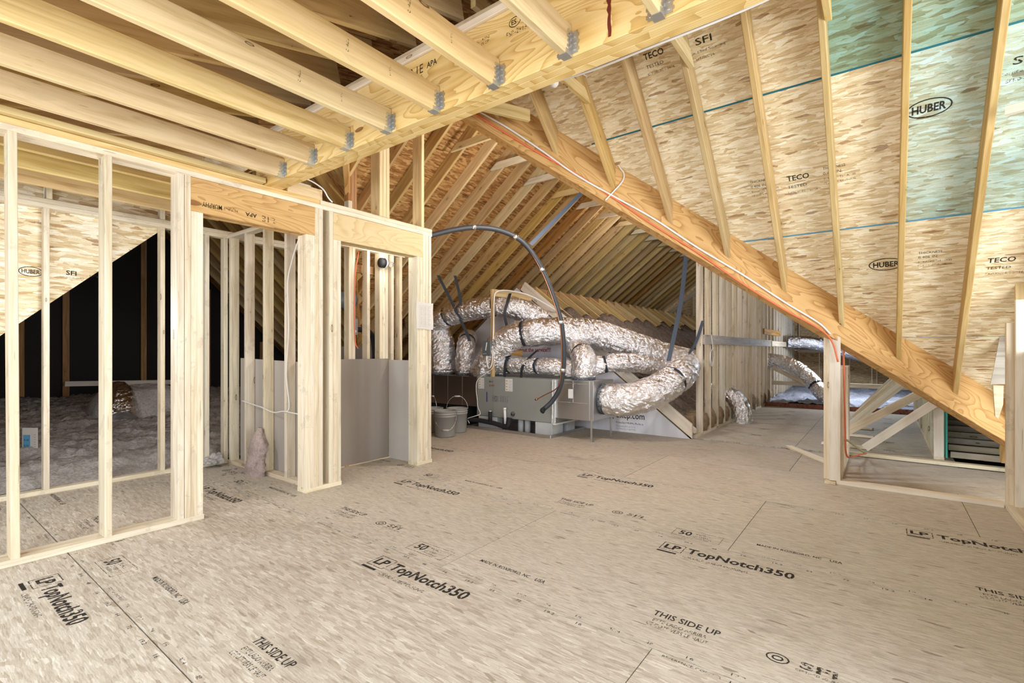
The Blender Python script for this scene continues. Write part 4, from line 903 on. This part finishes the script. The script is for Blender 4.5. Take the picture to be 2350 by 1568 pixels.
duct('flexible_duct', 'silver duct running right between the elbow and the long arching duct', [(6.12, 3.42, 0.95), (6.18, 3.18, 0.99), (6.32, 2.98, 1.03), (6.60, 2.78, 1.02), (6.95, 2.60, 0.95), (7.3, 2.48, 0.90)], 0.130, bands=(0.22,), seed=8)
duct('flexible_duct', 'short silver duct dropping to the corridor floor between the pale studs', [(8.72, 1.85, 0.0), (8.72, 1.855, 0.14), (8.76, 1.92, 0.32), (8.86, 2.10, 0.46), (9.0, 2.35, 0.54)], 0.145, bands=(0.72,), seed=9)
duct('flexible_duct', 'silver duct sloping down across the corridor end to the floor', [(12.36, 2.3, 1.00), (12.33, 1.97, 0.965), (12.31, 1.66, 0.89), (12.20, 1.32, 0.66), (12.04, 1.03, 0.33), (11.85, 0.78, 0.10)], 0.155, bands=(0.70,), seed=10)
duct('flexible_duct', 'far silver duct hanging level high at the corridor end', [(14.3, 1.95, 1.42), (14.40, 1.47, 1.39), (14.60, 1.06, 1.27), (14.80, 0.57, 1.12), (14.95, 0.14, 0.95), (15.0, -0.4, 0.68)], 0.150, bands=(0.38, 0.68), seed=11)
t = duct('flexible_duct', 'short dark silver duct stub half buried in the attic insulation', [(2.05, 8.45, 0.62), (2.05, 8.25, 0.56), (2.02, 8.05, 0.44), (1.98, 7.92, 0.30)], 0.16, seed=12)
# insulated mound with box behind the duct stub
mb = []; fs = []; nn = 28
for j in range(nn+1):
    for i in range(nn+1):
        u, v = i/nn*2-1, j/nn*2-1; x = 2.35+u*0.62; y = 8.45+v*0.42; k = max(0, 1-(abs(u)**3+abs(v)**3)); z = 0.28+0.42*k**0.45+0.05*noise.noise(Vector((x*5, y*5, 1)))+0.02*noise.noise(Vector((x*20, y*20, 1)))
        mb.append((x-2.35, y-8.45, z))
for j in range(nn):
    for i in range(nn): a = j*(nn+1)+i; fs.append((a, a+1, a+nn+2, a+nn+1))
tag(mesh('insulation_blanket', mb, fs, M['blown'], None, T(2.35, 8.45, 0), smooth=True), 'pale insulation blanket draped over the duct box in the dark attic', 'insulation')

# ================================================================== hanging straps
def ribbon(name, label, pts, w, mat, wdir, group='webbing straps hanging from the rafters'):
    path = spline(pts, 5); o = path[0]; wd_ = Vector(wdir).normalized()*w/2; vs = []; fs = []
    for p in path:
        t_ = (path[min(path.index(p)+1, len(path)-1)]-p); n_ = wd_.cross(t_) if t_.length > 0 else n_; n_ = n_.normalized()*0.0012
        vs += [p-wd_-n_-o, p+wd_-n_-o, p+wd_+n_-o, p-wd_+n_-o]
    for i in range(len(path)-1):
        for k in range(4): a, b = 4*i+k, 4*i+(k+1) % 4; fs.append((a, b, b+4, a+4))
    fs += [(3, 2, 1, 0), tuple(range(len(vs)-4, len(vs)))]
    return tag(mesh(name, vs, fs, M[mat], None, T(*o)), label, 'strap', group)
cr = (0.606, -0.796, 0)
ribbon('hanging_strap', 'long blue-grey strap holding the copper line arc up to the roof', [(5.852, 3.21, 3.388), (5.43, 3.365, 2.955), (5.011, 3.521, 2.53)], 0.052, 'strapb', (0.5, -0.5, -0.5))
ribbon('hanging_strap', 'left black strap falling from a rafter to the slim upright duct', [(5.52, 5.70, 2.41), (5.66, 5.58, 2.05), (5.85, 5.42, 1.55), (5.90, 5.36, 1.35)], 0.050, 'strap', cr)
ribbon('hanging_strap', 'second black strap under the rafters, looping the topmost duct', [(5.66, 5.46, 2.40), (5.70, 5.40, 2.10), (5.72, 5.40, 1.97), (5.66, 5.45, 1.85), (5.72, 5.38, 1.70)], 0.045, 'strap', cr)
ribbon('hanging_strap', 'long dark strap from the valley beam to the fattest duct', [(6.685, 2.115, 2.573), (6.62, 2.18, 1.817), (6.42, 2.27, 1.06)], 0.058, 'strapb', cr)
ribbon('hanging_strap', 'short strap from the first corridor stud down to the duct', [(7.10, 2.02, 1.62), (7.02, 2.10, 1.30), (6.86, 2.18, 1.10)], 0.045, 'strapb', cr)
ribbon('hanging_strap', 'black strap over the two long ducts beside the wooden arm', [(6.02, 4.62, 2.09), (5.93, 4.60, 1.95), (5.88, 4.62, 1.75), (5.83, 4.50, 1.45), (5.80, 4.42, 1.22)], 0.045, 'strap', cr)
ribbon('hanging_strap', 'left black strap across the sagging duct on the cabinet', [(6.03, 4.62, 1.12), (5.84, 4.55, 1.07), (5.80, 4.555, 0.95), (5.80, 4.555, 0.80)], 0.045, 'strap', (0, 1, 0))
ribbon('hanging_strap', 'right black strap across the sagging duct on the cabinet', [(6.03, 4.12, 1.20), (5.86, 4.16, 1.08), (5.79, 4.22, 0.95), (5.79, 4.24, 0.80)], 0.045, 'strap', (0, 1, 0))
ribbon('hanging_strap', 'thin far strap holding the level duct at the corridor end', [(14.4, 1.15, 1.62), (14.42, 1.25, 1.5), (14.45, 1.32, 1.40)], 0.04, 'strap', cr)

# refrigerant line set (arc)
ls = thing('refrigerant_line', 'arching pair of copper and black-sleeved refrigerant lines taped together', 'pipe', (5.40, 3.60, 0.42))
lp = [(3.75, 4.30, 2.46), (3.963, 4.204, 2.55), (4.19, 4.071, 2.636), (4.422, 3.932, 2.692), (4.659, 3.785, 2.69), (4.846, 3.623, 2.605), (4.985, 3.522, 2.47), (5.126, 3.42, 2.216), (5.252, 3.337, 1.891), (5.355, 3.284, 1.561), (5.418, 3.284, 1.226), (5.458, 3.314, 0.942), (5.473, 3.377, 0.711), (5.456, 3.481, 0.534), (5.40, 3.57, 0.43)]
tube('sleeved_line', lp, 0.031, M['rubber'], ls, seg=14)
tube('sleeve_end', [lp[-1], (5.385, 3.60, 0.405), (5.39, 3.57, 0.385)], 0.029, M['black'], ls, seg=12)
off = Vector((0.606, -0.796, 0))*-0.026+Vector((-0.02, -0.01, 0.012))
lc = [Vector(p)+off for p in lp[:13]]+[Vector((5.43, 3.60, 0.60)), Vector((5.42, 3.70, 0.545))]
tube('copper_line', lc, 0.0075, M['copper'], ls, seg=8)
tube('copper_fitting', [lc[-1], lc[-1]+Vector((0, 0.03, -0.01))], 0.014, M['copper'], ls, seg=8, sub=1)
for i, nm in ((3, 'a'), (5, 'b'), (7, 'c'), (9, 'd'), (11, 'e')):
    p = Vector(lp[i]); q = Vector(lp[i+1]); ax = (q-p).normalized(); o2 = off*0.35
    tube('tape_wrap', [p+o2-ax*0.022, p+o2+ax*0.022], 0.037, M['tape'], ls, seg=12, sub=1)

# switch stand
st = thing('switch_stand', 'wooden upright with an arm behind the cabinet carrying the cutoff switch', 'stand', (6.36, 5.28, 0.8))
# upright stands just behind the cabinet front edge
ux, uy = 5.715, 4.72
lum('upright', (ux, uy, 0.80), (ux, uy, 2.13), 0.04, 0.06, M['rafter'], st, up=(1, 0, 0))
lum('upper_arm', (ux+0.03, uy, 2.08), (6.55, 4.60, 2.06), 0.035, 0.11, M['rafter'], st)
lum('lower_arm', (ux, uy-0.03, 1.175), (6.12, 4.46, 1.155), 0.035, 0.085, M['old'], st)
sb = thing('switch_box', 'small dark grey cutoff switch box with a lever on the wooden upright', 'switch', (ux-0.05, uy+0.07, 1.22))
box('switch_case', (ux-0.075, uy-0.01, 1.12), (ux-0.022, uy+0.15, 1.35), M['grayd'], sb, 0.004)
lum('switch_lever', (ux-0.082, uy+0.05, 1.32), (ux-0.082, uy+0.075, 1.20), 0.02, 0.006, M['label'], sb, up=(1, 0, 0))
text('DANGER', 0.07, 0.012, basis((ux-0.0755, uy+0.13, 1.145), (0, -1, 0), (0, 0, 1)), M['label'], sb)
def cable(label, pts, r, mat, sub=6):
    o = tube('cable', pts, r, M[mat], None, seg=8, sub=sub); return tag(o, label, 'cable')
cable('grey cable looping over the stand arm and down beside the switch', [(6.9, 4.0, 1.66), (6.6, 4.25, 1.90), (6.3, 4.45, 2.07), (5.95, 4.58, 2.12), (5.74, 4.66, 2.09), (5.69, 4.675, 1.95), (5.68, 4.68, 1.5), (5.67, 4.68, 1.2), (5.67, 4.70, 1.0), (5.67, 4.76, 0.93), (5.66, 4.79, 1.02), (5.66, 4.80, 1.12)], 0.011, 'wirew')
cable('pale cable hanging down the left front of the grey cabinet', [(5.68, 4.66, 1.18), (5.67, 4.66, 1.02), (5.66, 4.68, 0.93), (5.64, 4.80, 0.85), (5.635, 4.96, 0.74), (5.635, 4.985, 0.6), (5.63, 4.96, 0.45), (5.635, 4.95, 0.33), (5.63, 4.90, 0.23), (5.58, 4.98, 0.19), (5.55, 5.08, 0.15), (5.55, 5.05, 0.08)], 0.006, 'wirew')
cable('small white cable loop beside the switch box', [(5.68, 4.65, 1.32), (5.67, 4.58, 1.24), (5.66, 4.52, 1.25), (5.66, 4.50, 1.30)], 0.006, 'wirew')

# buckets
def bucket(name, label, x, y, s=1.0, hang=False, mat='bucket', rot=0.0):
    t = thing(name, label, 'bucket', (x, y, 0), 'grey plastic pails beside the doorway post')
    prof = [(0.0, 0.004), (0.128, 0.004), (0.132, 0.0), (0.136, 0.012), (0.147, 0.27), (0.154, 0.272), (0.154, 0.282), (0.148, 0.284), (0.149, 0.300), (0.157, 0.302), (0.157, 0.312), (0.150, 0.314), (0.151, 0.335), (0.158, 0.338), (0.158, 0.352), (0.150, 0.354), (0.146, 0.352), (0.134, 0.02), (0.0, 0.016)]
    n = 36; vs = []; fs = []
    for r_, z in prof:
        for k in range(n): a = 2*math.pi*k/n; vs.append((r_*s*math.cos(a), r_*s*math.sin(a), z*s))
    for i in range(len(prof)-1):
        for k in range(n): a, b = i*n+k, i*n+(k+1) % n; fs.append((a, b, b+n, a+n))
    mesh('pail_body', vs, fs, M[mat], t, T(x, y, 0.001), smooth=True)
    pts = []
    for k in range(13):
        a = math.pi*k/12; R_ = 0.158*s
        if hang: pts.append((x+R_*math.cos(a)*math.cos(rot)-0.035*math.sin(a), y+R_*math.cos(a)*math.sin(rot)-0.04*math.sin(a), 0.33*s-0.23*s*math.sin(a)))
        else: pts.append((x+R_*math.cos(a)*math.cos(rot), y+R_*math.cos(a)*math.sin(rot), 0.33*s+0.20*s*math.sin(a)))
    if hang: pts = [(p[0]-0.09*math.sin(math.pi*k/12), p[1]-0.10*math.sin(math.pi*k/12), p[2]) for k, p in enumerate(pts)]
    h = tube('pail_handle', pts, 0.0028, M['tape'], t, seg=6, sub=2)
    a, b = Vector(pts[5]), Vector(pts[7]); tube('handle_grip', [a, b], 0.011*s, M['bucketl'], h, seg=10, sub=1)
    return t
bucket('bucket', 'nearest grey bucket with its handle hanging down the front', 4.86, 4.88, 1.02, True, rot=2.2)
bucket('bucket', 'grey bucket with upright handle, second behind the nearest one', 5.23, 5.00, 1.0, rot=2.3)
bucket('bucket', 'grey bucket half hidden behind the doorway post', 5.02, 5.30, 1.0, rot=1.2)

# ================================================================== cables, lamp, bulb and small fittings
tube_o = [(3.243, 2.91, 3.318), (3.398, 2.71, 3.163), (3.588, 2.464, 2.977), (3.754, 2.248, 2.826), (3.992, 1.94, 2.582), (4.231, 1.631, 2.318), (4.47, 1.322, 2.077), (4.708, 1.012, 1.805), (4.948, 0.702, 1.563), (5.120, 0.478, 1.41), (5.200, 0.372, 1.29), (5.216, 0.325, 1.10)]
cable('orange cable stapled along the valley beam', [Vector(p)-NV*0.010 for p in tube_o], 0.008, 'wireo')
tw = [(3.255, 2.894, 3.349), (3.433, 2.664, 3.183), (3.612, 2.433, 2.989), (3.754, 2.248, 2.822), (3.873, 2.094, 2.70), (4.04, 1.878, 2.549), (4.231, 1.631, 2.375), (4.47, 1.322, 2.118), (4.708, 1.012, 1.885), (4.948, 0.702, 1.63), (5.125, 0.472, 1.455), (5.195, 0.378, 1.345)]
cable('white cable stapled along the valley beam', [Vector(p)-NV*0.012 for p in tw], 0.0085, 'wirew')
cable('white cable running down a roof rafter and looping onto the valley beam', [(3.395, 1.893, 3.393), (3.561, 1.893, 3.408), (3.692, 1.893, 3.374), (3.796, 1.893, 3.269), (3.914, 1.893, 3.087), (4.019, 1.893, 2.922), (4.035, 1.870, 2.84), (4.060, 1.838, 2.78), (4.050, 1.848, 2.71), (3.994, 1.914, 2.61), (3.954, 1.967, 2.54)], 0.007, 'wirew')
cable('white cable along the back edge of the ceiling beam', [(2.45, 2.2, 2.92), (2.40, 1.75, 2.80), (2.40, 1.35, 2.75), (2.45, 0.95, 2.78), (2.60, 0.55, 2.88), (2.7, 0.1, 2.98)], 0.007, 'wirew')
cable('red cable hanging behind the notched corner post', [(5.45, 0.29, 1.22), (5.46, 0.285, 0.8), (5.48, 0.28, 0.45), (5.52, 0.27, 0.22), (6.2, 0.24, 0.10), (6.75, 0.15, 0.045)], 0.008, 'wireo')
cable('grey-green cable bending to the floor behind the corner post', [(5.60, 0.33, 0.34), (6.1, 0.29, 0.27), (6.5, 0.22, 0.14), (6.78, 0.16, 0.045)], 0.012, 'wirey')
cable('white cable draped over the block on the left wall top', [(1.98, 3.82, 2.60), (2.18, 3.83, 2.635), (2.34, 3.84, 2.60), (2.40, 3.835, 2.53), (2.44, 3.835, 2.50)], 0.006, 'wirew')
cable('white cable running level through the partition studs', [(2.28, 5.20, 0.69), (2.285, 4.9, 0.66), (2.27, 4.76, 0.655), (2.28, 4.55, 0.62), (2.275, 4.36, 0.645), (2.28, 4.15, 0.64), (2.28, 4.02, 0.64)], 0.006, 'wirew')
cable('white cable falling down the last partition stud', [(2.25, 4.05, 2.17), (2.28, 4.22, 2.0), (2.283, 4.30, 1.8), (2.283, 4.28, 1.4), (2.283, 4.32, 1.0), (2.283, 4.27, 0.70), (2.28, 4.33, 0.64)], 0.006, 'wirew')
cable('red cable curving beside the first alcove stud', [(3.12, 4.42, 2.25), (3.08, 4.42, 2.0), (3.07, 4.42, 1.6), (3.08, 4.42, 1.3), (3.12, 4.43, 1.22)], 0.006, 'wireo')
# coil of white cable on the rail
cl = thing('cable_coil', 'coil of white cable hung from the grey rail on the corridor studs', 'cable', (7.35, 1.97, 1.12))
for k in range(5):
    cpts = [(7.36+0.085*math.cos(a)*(1+0.05*k)+0.01*k, 1.965+0.004*k, 1.115+(0.095+0.006*k)*math.sin(a)-0.006*k) for a in [2*math.pi*j/14 for j in range(15)]]
    tube('cable_turn', cpts, 0.0055, M['wirew'], cl, seg=7, sub=3)
tube('cable_tail', [(7.36, 1.962, 1.20), (7.35, 1.960, 1.30), (7.34, 1.975, 1.43)], 0.0055, M['wirew'], cl, seg=7)
# bare bulb behind the beam
bl = thing('light_bulb', 'bare round bulb hanging behind the ceiling beam', 'light', (2.714, 1.70, 2.97))
def lathe(name, prof, mat, par, m, n=24):
    vs = []; fs = []
    for r_, z in prof:
        for k in range(n): a = 2*math.pi*k/n; vs.append((r_*math.cos(a), r_*math.sin(a), z))
    for i in range(len(prof)-1):
        for k in range(n): a, b = i*n+k, i*n+(k+1) % n; fs.append((a, b, b+n, a+n))
    return mesh(name, vs, fs, mat, par, m, smooth=True)
bulbp = [(0.0005, -0.034), (0.012, -0.032), (0.023, -0.024), (0.030, -0.012), (0.032, 0.0), (0.029, 0.014), (0.020, 0.030), (0.014, 0.042), (0.013, 0.052), (0.0005, 0.053)]
lathe('bulb_glass', bulbp, M['bulb'], bl, T(2.714, 1.72, 2.965))
lathe('bulb_socket', [(0.0005, 0.05), (0.024, 0.05), (0.026, 0.09), (0.05, 0.10), (0.05, 0.12), (0.0005, 0.12)], M['pvc'], bl, T(2.714, 1.72, 2.965))
# alcove lamp holder with clear bulb pointing along X
ml = thing('lamp_holder', 'black lamp holder box with clear bulb behind the alcove studs', 'light', (3.45, 4.46, 2.17))
mh = basis((3.42, 4.38, 2.165), (0, 0, 1), (0, 1, 0)); mx_ = Matrix.Translation((3.42, 4.38, 2.165)) @ Matrix.Rotation(math.pi/2, 4, 'Y')
lathe('junction_can', [(0.0005, -0.05), (0.052, -0.05), (0.055, 0.0), (0.0005, 0.0)], M['black'], ml, mx_)
lathe('holder_ring', [(0.0005, 0.0), (0.056, 0.0), (0.054, 0.016), (0.022, 0.022), (0.022, 0.045), (0.0005, 0.045)], M['pvc'], ml, mx_)
lathe('bulb_glass', [(0.013, 0.045), (0.014, 0.055), (0.030, 0.085), (0.031, 0.105), (0.020, 0.125), (0.0005, 0.130)], M['glass'], ml, mx_)
# junction box, duct cap, black pipe behind the alcove
jb = thing('junction_box', 'narrow pale metal junction box beside the alcove studs', 'box', (2.90, 4.56, 1.35))
box('box_case', (3.154, 4.58, 1.37), (3.225, 4.64, 1.55), M['galv'], jb, 0.003); lathe('box_knob', [(0.0005, 0.0), (0.014, 0.0), (0.014, 0.006), (0.0005, 0.006)], M['label'], jb, Matrix.Translation((3.19, 4.58, 1.41)) @ Matrix.Rotation(math.pi/2, 4, 'X'))
lathe('duct_cap', [(0.0005, 0.02), (0.06, 0.025), (0.10, 0.0), (0.10, -0.15)], M['grayd'], None, Matrix.Translation((3.245, 4.75, 1.772)) @ Matrix.Rotation(math.pi/2, 4, 'X'))
tag(bpy.data.objects['duct_cap'], 'round grey metal cap behind the first alcove studs', 'duct')
tag(tube('insulated_pipe', [(3.24, 4.68, 1.432), (3.34, 4.68, 1.435), (3.43, 4.68, 1.422), (3.495, 4.68, 1.349), (3.52, 4.68, 1.199), (3.52, 4.68, 1.0)], 0.030, M['black'], None, seg=12), 'black insulated pipe bending down behind the alcove studs', 'pipe')
tag(box('gypsum_sheet', (3.62, 4.62, 0.01), (3.635, 6.3, 1.25), M['drywallb']), 'tall brown gypsum sheet standing behind the alcove and partition', 'board')
# paper notice on the doorway post
np_ = []; nf = []
for j in range(9):
    for i in range(7):
        x = 3.409+0.233*i/6; z = 1.425+0.280*j/8+0.004*math.sin(i); np_.append((x-3.409, -0.003*math.sin(i*1.1)-0.006*math.sin(j*0.9)*0.5, z-1.425))
for j in range(8):
    for i in range(6): a = j*7+i; nf.append((a, a+1, a+8, a+7))
nt_ = tag(mesh('paper_notice', np_, nf, M['paper'], None, T(3.409, 3.838, 1.425), smooth=True), 'printed paper notice tacked to the pale post at the doorway', 'notice')
for k in range(15): text('inspection record date approved by', 0.19-0.02*(k % 3), 0.006, basis((3.425, 3.830, 1.665-0.0155*k), (1, 0, 0), (0, 0, 1)), M['ink'], nt_)
for k in range(3): mesh('printed_bar', [(0, 0, 0), (0.0015, 0, 0), (0.0015, 0.20, 0), (0, 0.20, 0)], [(0, 1, 2, 3)], M['ink'], nt_, basis((3.47+0.05*k, 3.830, 1.46), (1, 0, 0), (0, 0, 1)))
# pink batt at the partition foot
pk = []; pf = []; n1_, n2_ = 18, 22
for j in range(n2_+1):
    v = j/n2_
    for i in range(n1_+1):
        a = 2*math.pi*i/n1_; w = (0.125-0.03*v-0.07*v**6)*(1+0.55*noise.noise(Vector((math.cos(a)*1.3, v*4, 3)))+0.30*noise.noise(Vector((math.cos(a)*6, v*16, math.sin(a)*6))))
        pk.append((0.55*w*math.cos(a)+0.02*v, w*1.15*math.sin(a)-0.055*v*1.5, 0.46*v))
for j in range(n2_):
    for i in range(n1_): a = j*(n1_+1)+i; pf.append((a, a+1, a+n1_+2, a+n1_+1))
tag(mesh('insulation_tuft', pk, pf, M['pink'], None, T(2.235, 4.84, 0.0), smooth=True), 'torn pink insulation batt slumped against the partition studs', 'insulation')
tf = []
bm = bmesh.new(); bmesh.ops.create_icosphere(bm, subdivisions=4, radius=0.09)
for v in bm.verts: v.co *= 1+0.5*noise.noise(v.co*22); v.co.z = max(-0.02, v.co.z*0.8)
me = bpy.data.meshes.new('insulation_tuft'); bm.to_mesh(me); bm.free(); me.materials.append(M['blown'])
for loc, lb, sc in (((2.14, 5.50, 0.06), 'white tuft of loose insulation in the rear corner of the first doorway', 1.0), ((2.6, 0.0, -5), '', 0)):
    if sc: tag(link(bpy.data.objects.new('insulation_tuft', me), None, T(*loc)), lb, 'insulation')
# debris crumbs around the partition base and on the post foot
for k in range(14):
    m2 = T(2.0+0.35*R.random(), 4.6+0.9*R.random(), 0.006) @ Matrix.Scale(0.06+0.12*R.random(), 4)
    tag(link(bpy.data.objects.new('insulation_crumb', me), None, m2), 'tiny white insulation crumb on the floor by the partition', 'debris', 'insulation crumbs at the partition foot')
tag(box('wood_scrap', (5.20, 0.335, 0.0), (5.30, 0.42, 0.024), M['stud'], None, 0.006), 'splintered scrap of wood under the notched corner post', 'scrap')
# insulation depth card
dc = thing('depth_card', 'white and blue insulation depth card standing in the attic fluff', 'card', (0.99, 6.72, 0.20))
cm = basis((0.905, 6.82, 0.16), Vector((0.606, -0.796, 0)), (0, 0, 1))
slab('card_sheet', [(0, 0), (0.155, 0), (0.155, 0.27), (0, 0.27)], cm, 0.002, M['paper'], dc)
cm2 = cm @ T(0, 0, 0.003)
mesh('blue_panel', [(0.01, 0.01, 0), (0.08, 0.01, 0), (0.08, 0.20, 0), (0.01, 0.20, 0)], [(0, 1, 2, 3)], M['bluetape'], dc, cm2)
for k, s in enumerate(('R-19', 'R-30', 'R-38')): text(s, 0.045, 0.018, cm2 @ T(0.02, 0.03+0.055*k, 0.001), M['purple'], dc)
for k in range(8): text('12 in', 0.035, 0.010, cm2 @ T(0.10, 0.03+0.024*k, 0.001), M['ink'], dc)

# leaning boards in the closet beyond the second sill
def lean(label, p0, p1, mat='white', w=0.038, h=0.089):
    o = lum('leaning_board', p0, p1, w, h, M[mat], None); return tag(o, label, 'board', 'loose boards leaning in the closet')
lean('nearest diagonal board rising from the cable ends to the green-edged post', (7.10, 0.17, 0.05), (7.06, -0.47, 0.64))
lean('second diagonal board, just above the nearest one', (7.12, 0.42, 0.17), (7.3, -0.40, 0.75), 'stud')
lean('third diagonal board with notched edge pattern', (8.6, 0.40, 0.10), (8.7, -0.40, 0.92), 'white')
lean('fourth diagonal board with pencilled marks', (8.8, 0.35, 0.20), (8.9, -0.36, 1.00), 'stud')
lean('topmost diagonal board at the back of the bundle', (9.4, 0.25, 0.30), (9.5, -0.38, 1.06), 'stud', 0.05)
for i, (p0, p1, lb) in enumerate((((7.35, 0.62, 0.02), (7.30, 0.12, 0.02), 'short flat board nearest behind the corner post'), ((8.3, 0.55, 0.02), (8.25, 0.10, 0.02), 'middle flat board on the closet floor'), ((9.2, 0.5, 0.02), (9.1, 0.12, 0.02), 'farthest flat board on the closet floor'), ((6.86, 0.93, 0.014), (5.95, 0.34, 0.014), 'splintered flat board sticking out left of the corner post'))):
    tag(lum('flat_board', p0, p1, 0.08, 0.028, M['white'], None), lb, 'board')

# lumps of batt pushed between the corridor studs at the floor
bm = bmesh.new(); bmesh.ops.create_icosphere(bm, subdivisions=3, radius=1.0)
for v in bm.verts:
    v.co *= 1+0.35*noise.noise(v.co*2.2)+0.15*noise.noise(v.co*6); v.co = Vector((v.co.x*0.16, v.co.y*0.07, v.co.z*0.15))
me2 = bpy.data.meshes.new('insulation_batt'); bm.to_mesh(me2); bm.free(); me2.materials.append(M['tanbatt']); me2.polygons.foreach_set('use_smooth', [True]*len(me2.polygons))
for k in range(14):
    link(bpy.data.objects.new('insulation_batt', me2), kw, T(7.335+0.4064*k, 2.09, 0.16) @ Matrix.Rotation(0.5*math.sin(k*2.1), 4, 'Y') @ Matrix.Scale(1+0.2*math.sin(k*3.3), 4))

# all the print of one sheet becomes one part
def merge_prints():
    kids = {}
    for o in list(COL.objects):
        if o.type == 'MESH' and o.parent and o.parent.name.split('.')[0] in ('floor_panel', 'sheathing_panel') and o.name.split('.')[0].startswith('printed_') and not o.children: kids.setdefault(o.parent.name, []).append(o)
    for pn, lst in kids.items():
        if len(lst) < 2: continue
        base = WM[lst[0].name]; inv = base.inverted(); vs = []; fs = []; mi = []; mats_ = []
        for o in lst:
            m = inv @ WM[o.name]; n0 = len(vs); me_ = o.data; vs += [m @ v.co for v in me_.vertices]
            mt = me_.materials[0]
            if mt not in mats_: mats_.append(mt)
            for p in me_.polygons: fs.append(tuple(n0+i for i in p.vertices)); mi.append(mats_.index(mt))
        me_ = bpy.data.meshes.new('printed_marks'); me_.from_pydata(vs, [], fs)
        for mt in mats_: me_.materials.append(mt)
        me_.polygons.foreach_set('material_index', mi); me_.update()
        par = lst[0].parent
        for o in lst: bpy.data.objects.remove(o)
        o = bpy.data.objects.new('printed_marks', me_); link(o, par, base)
merge_prints()
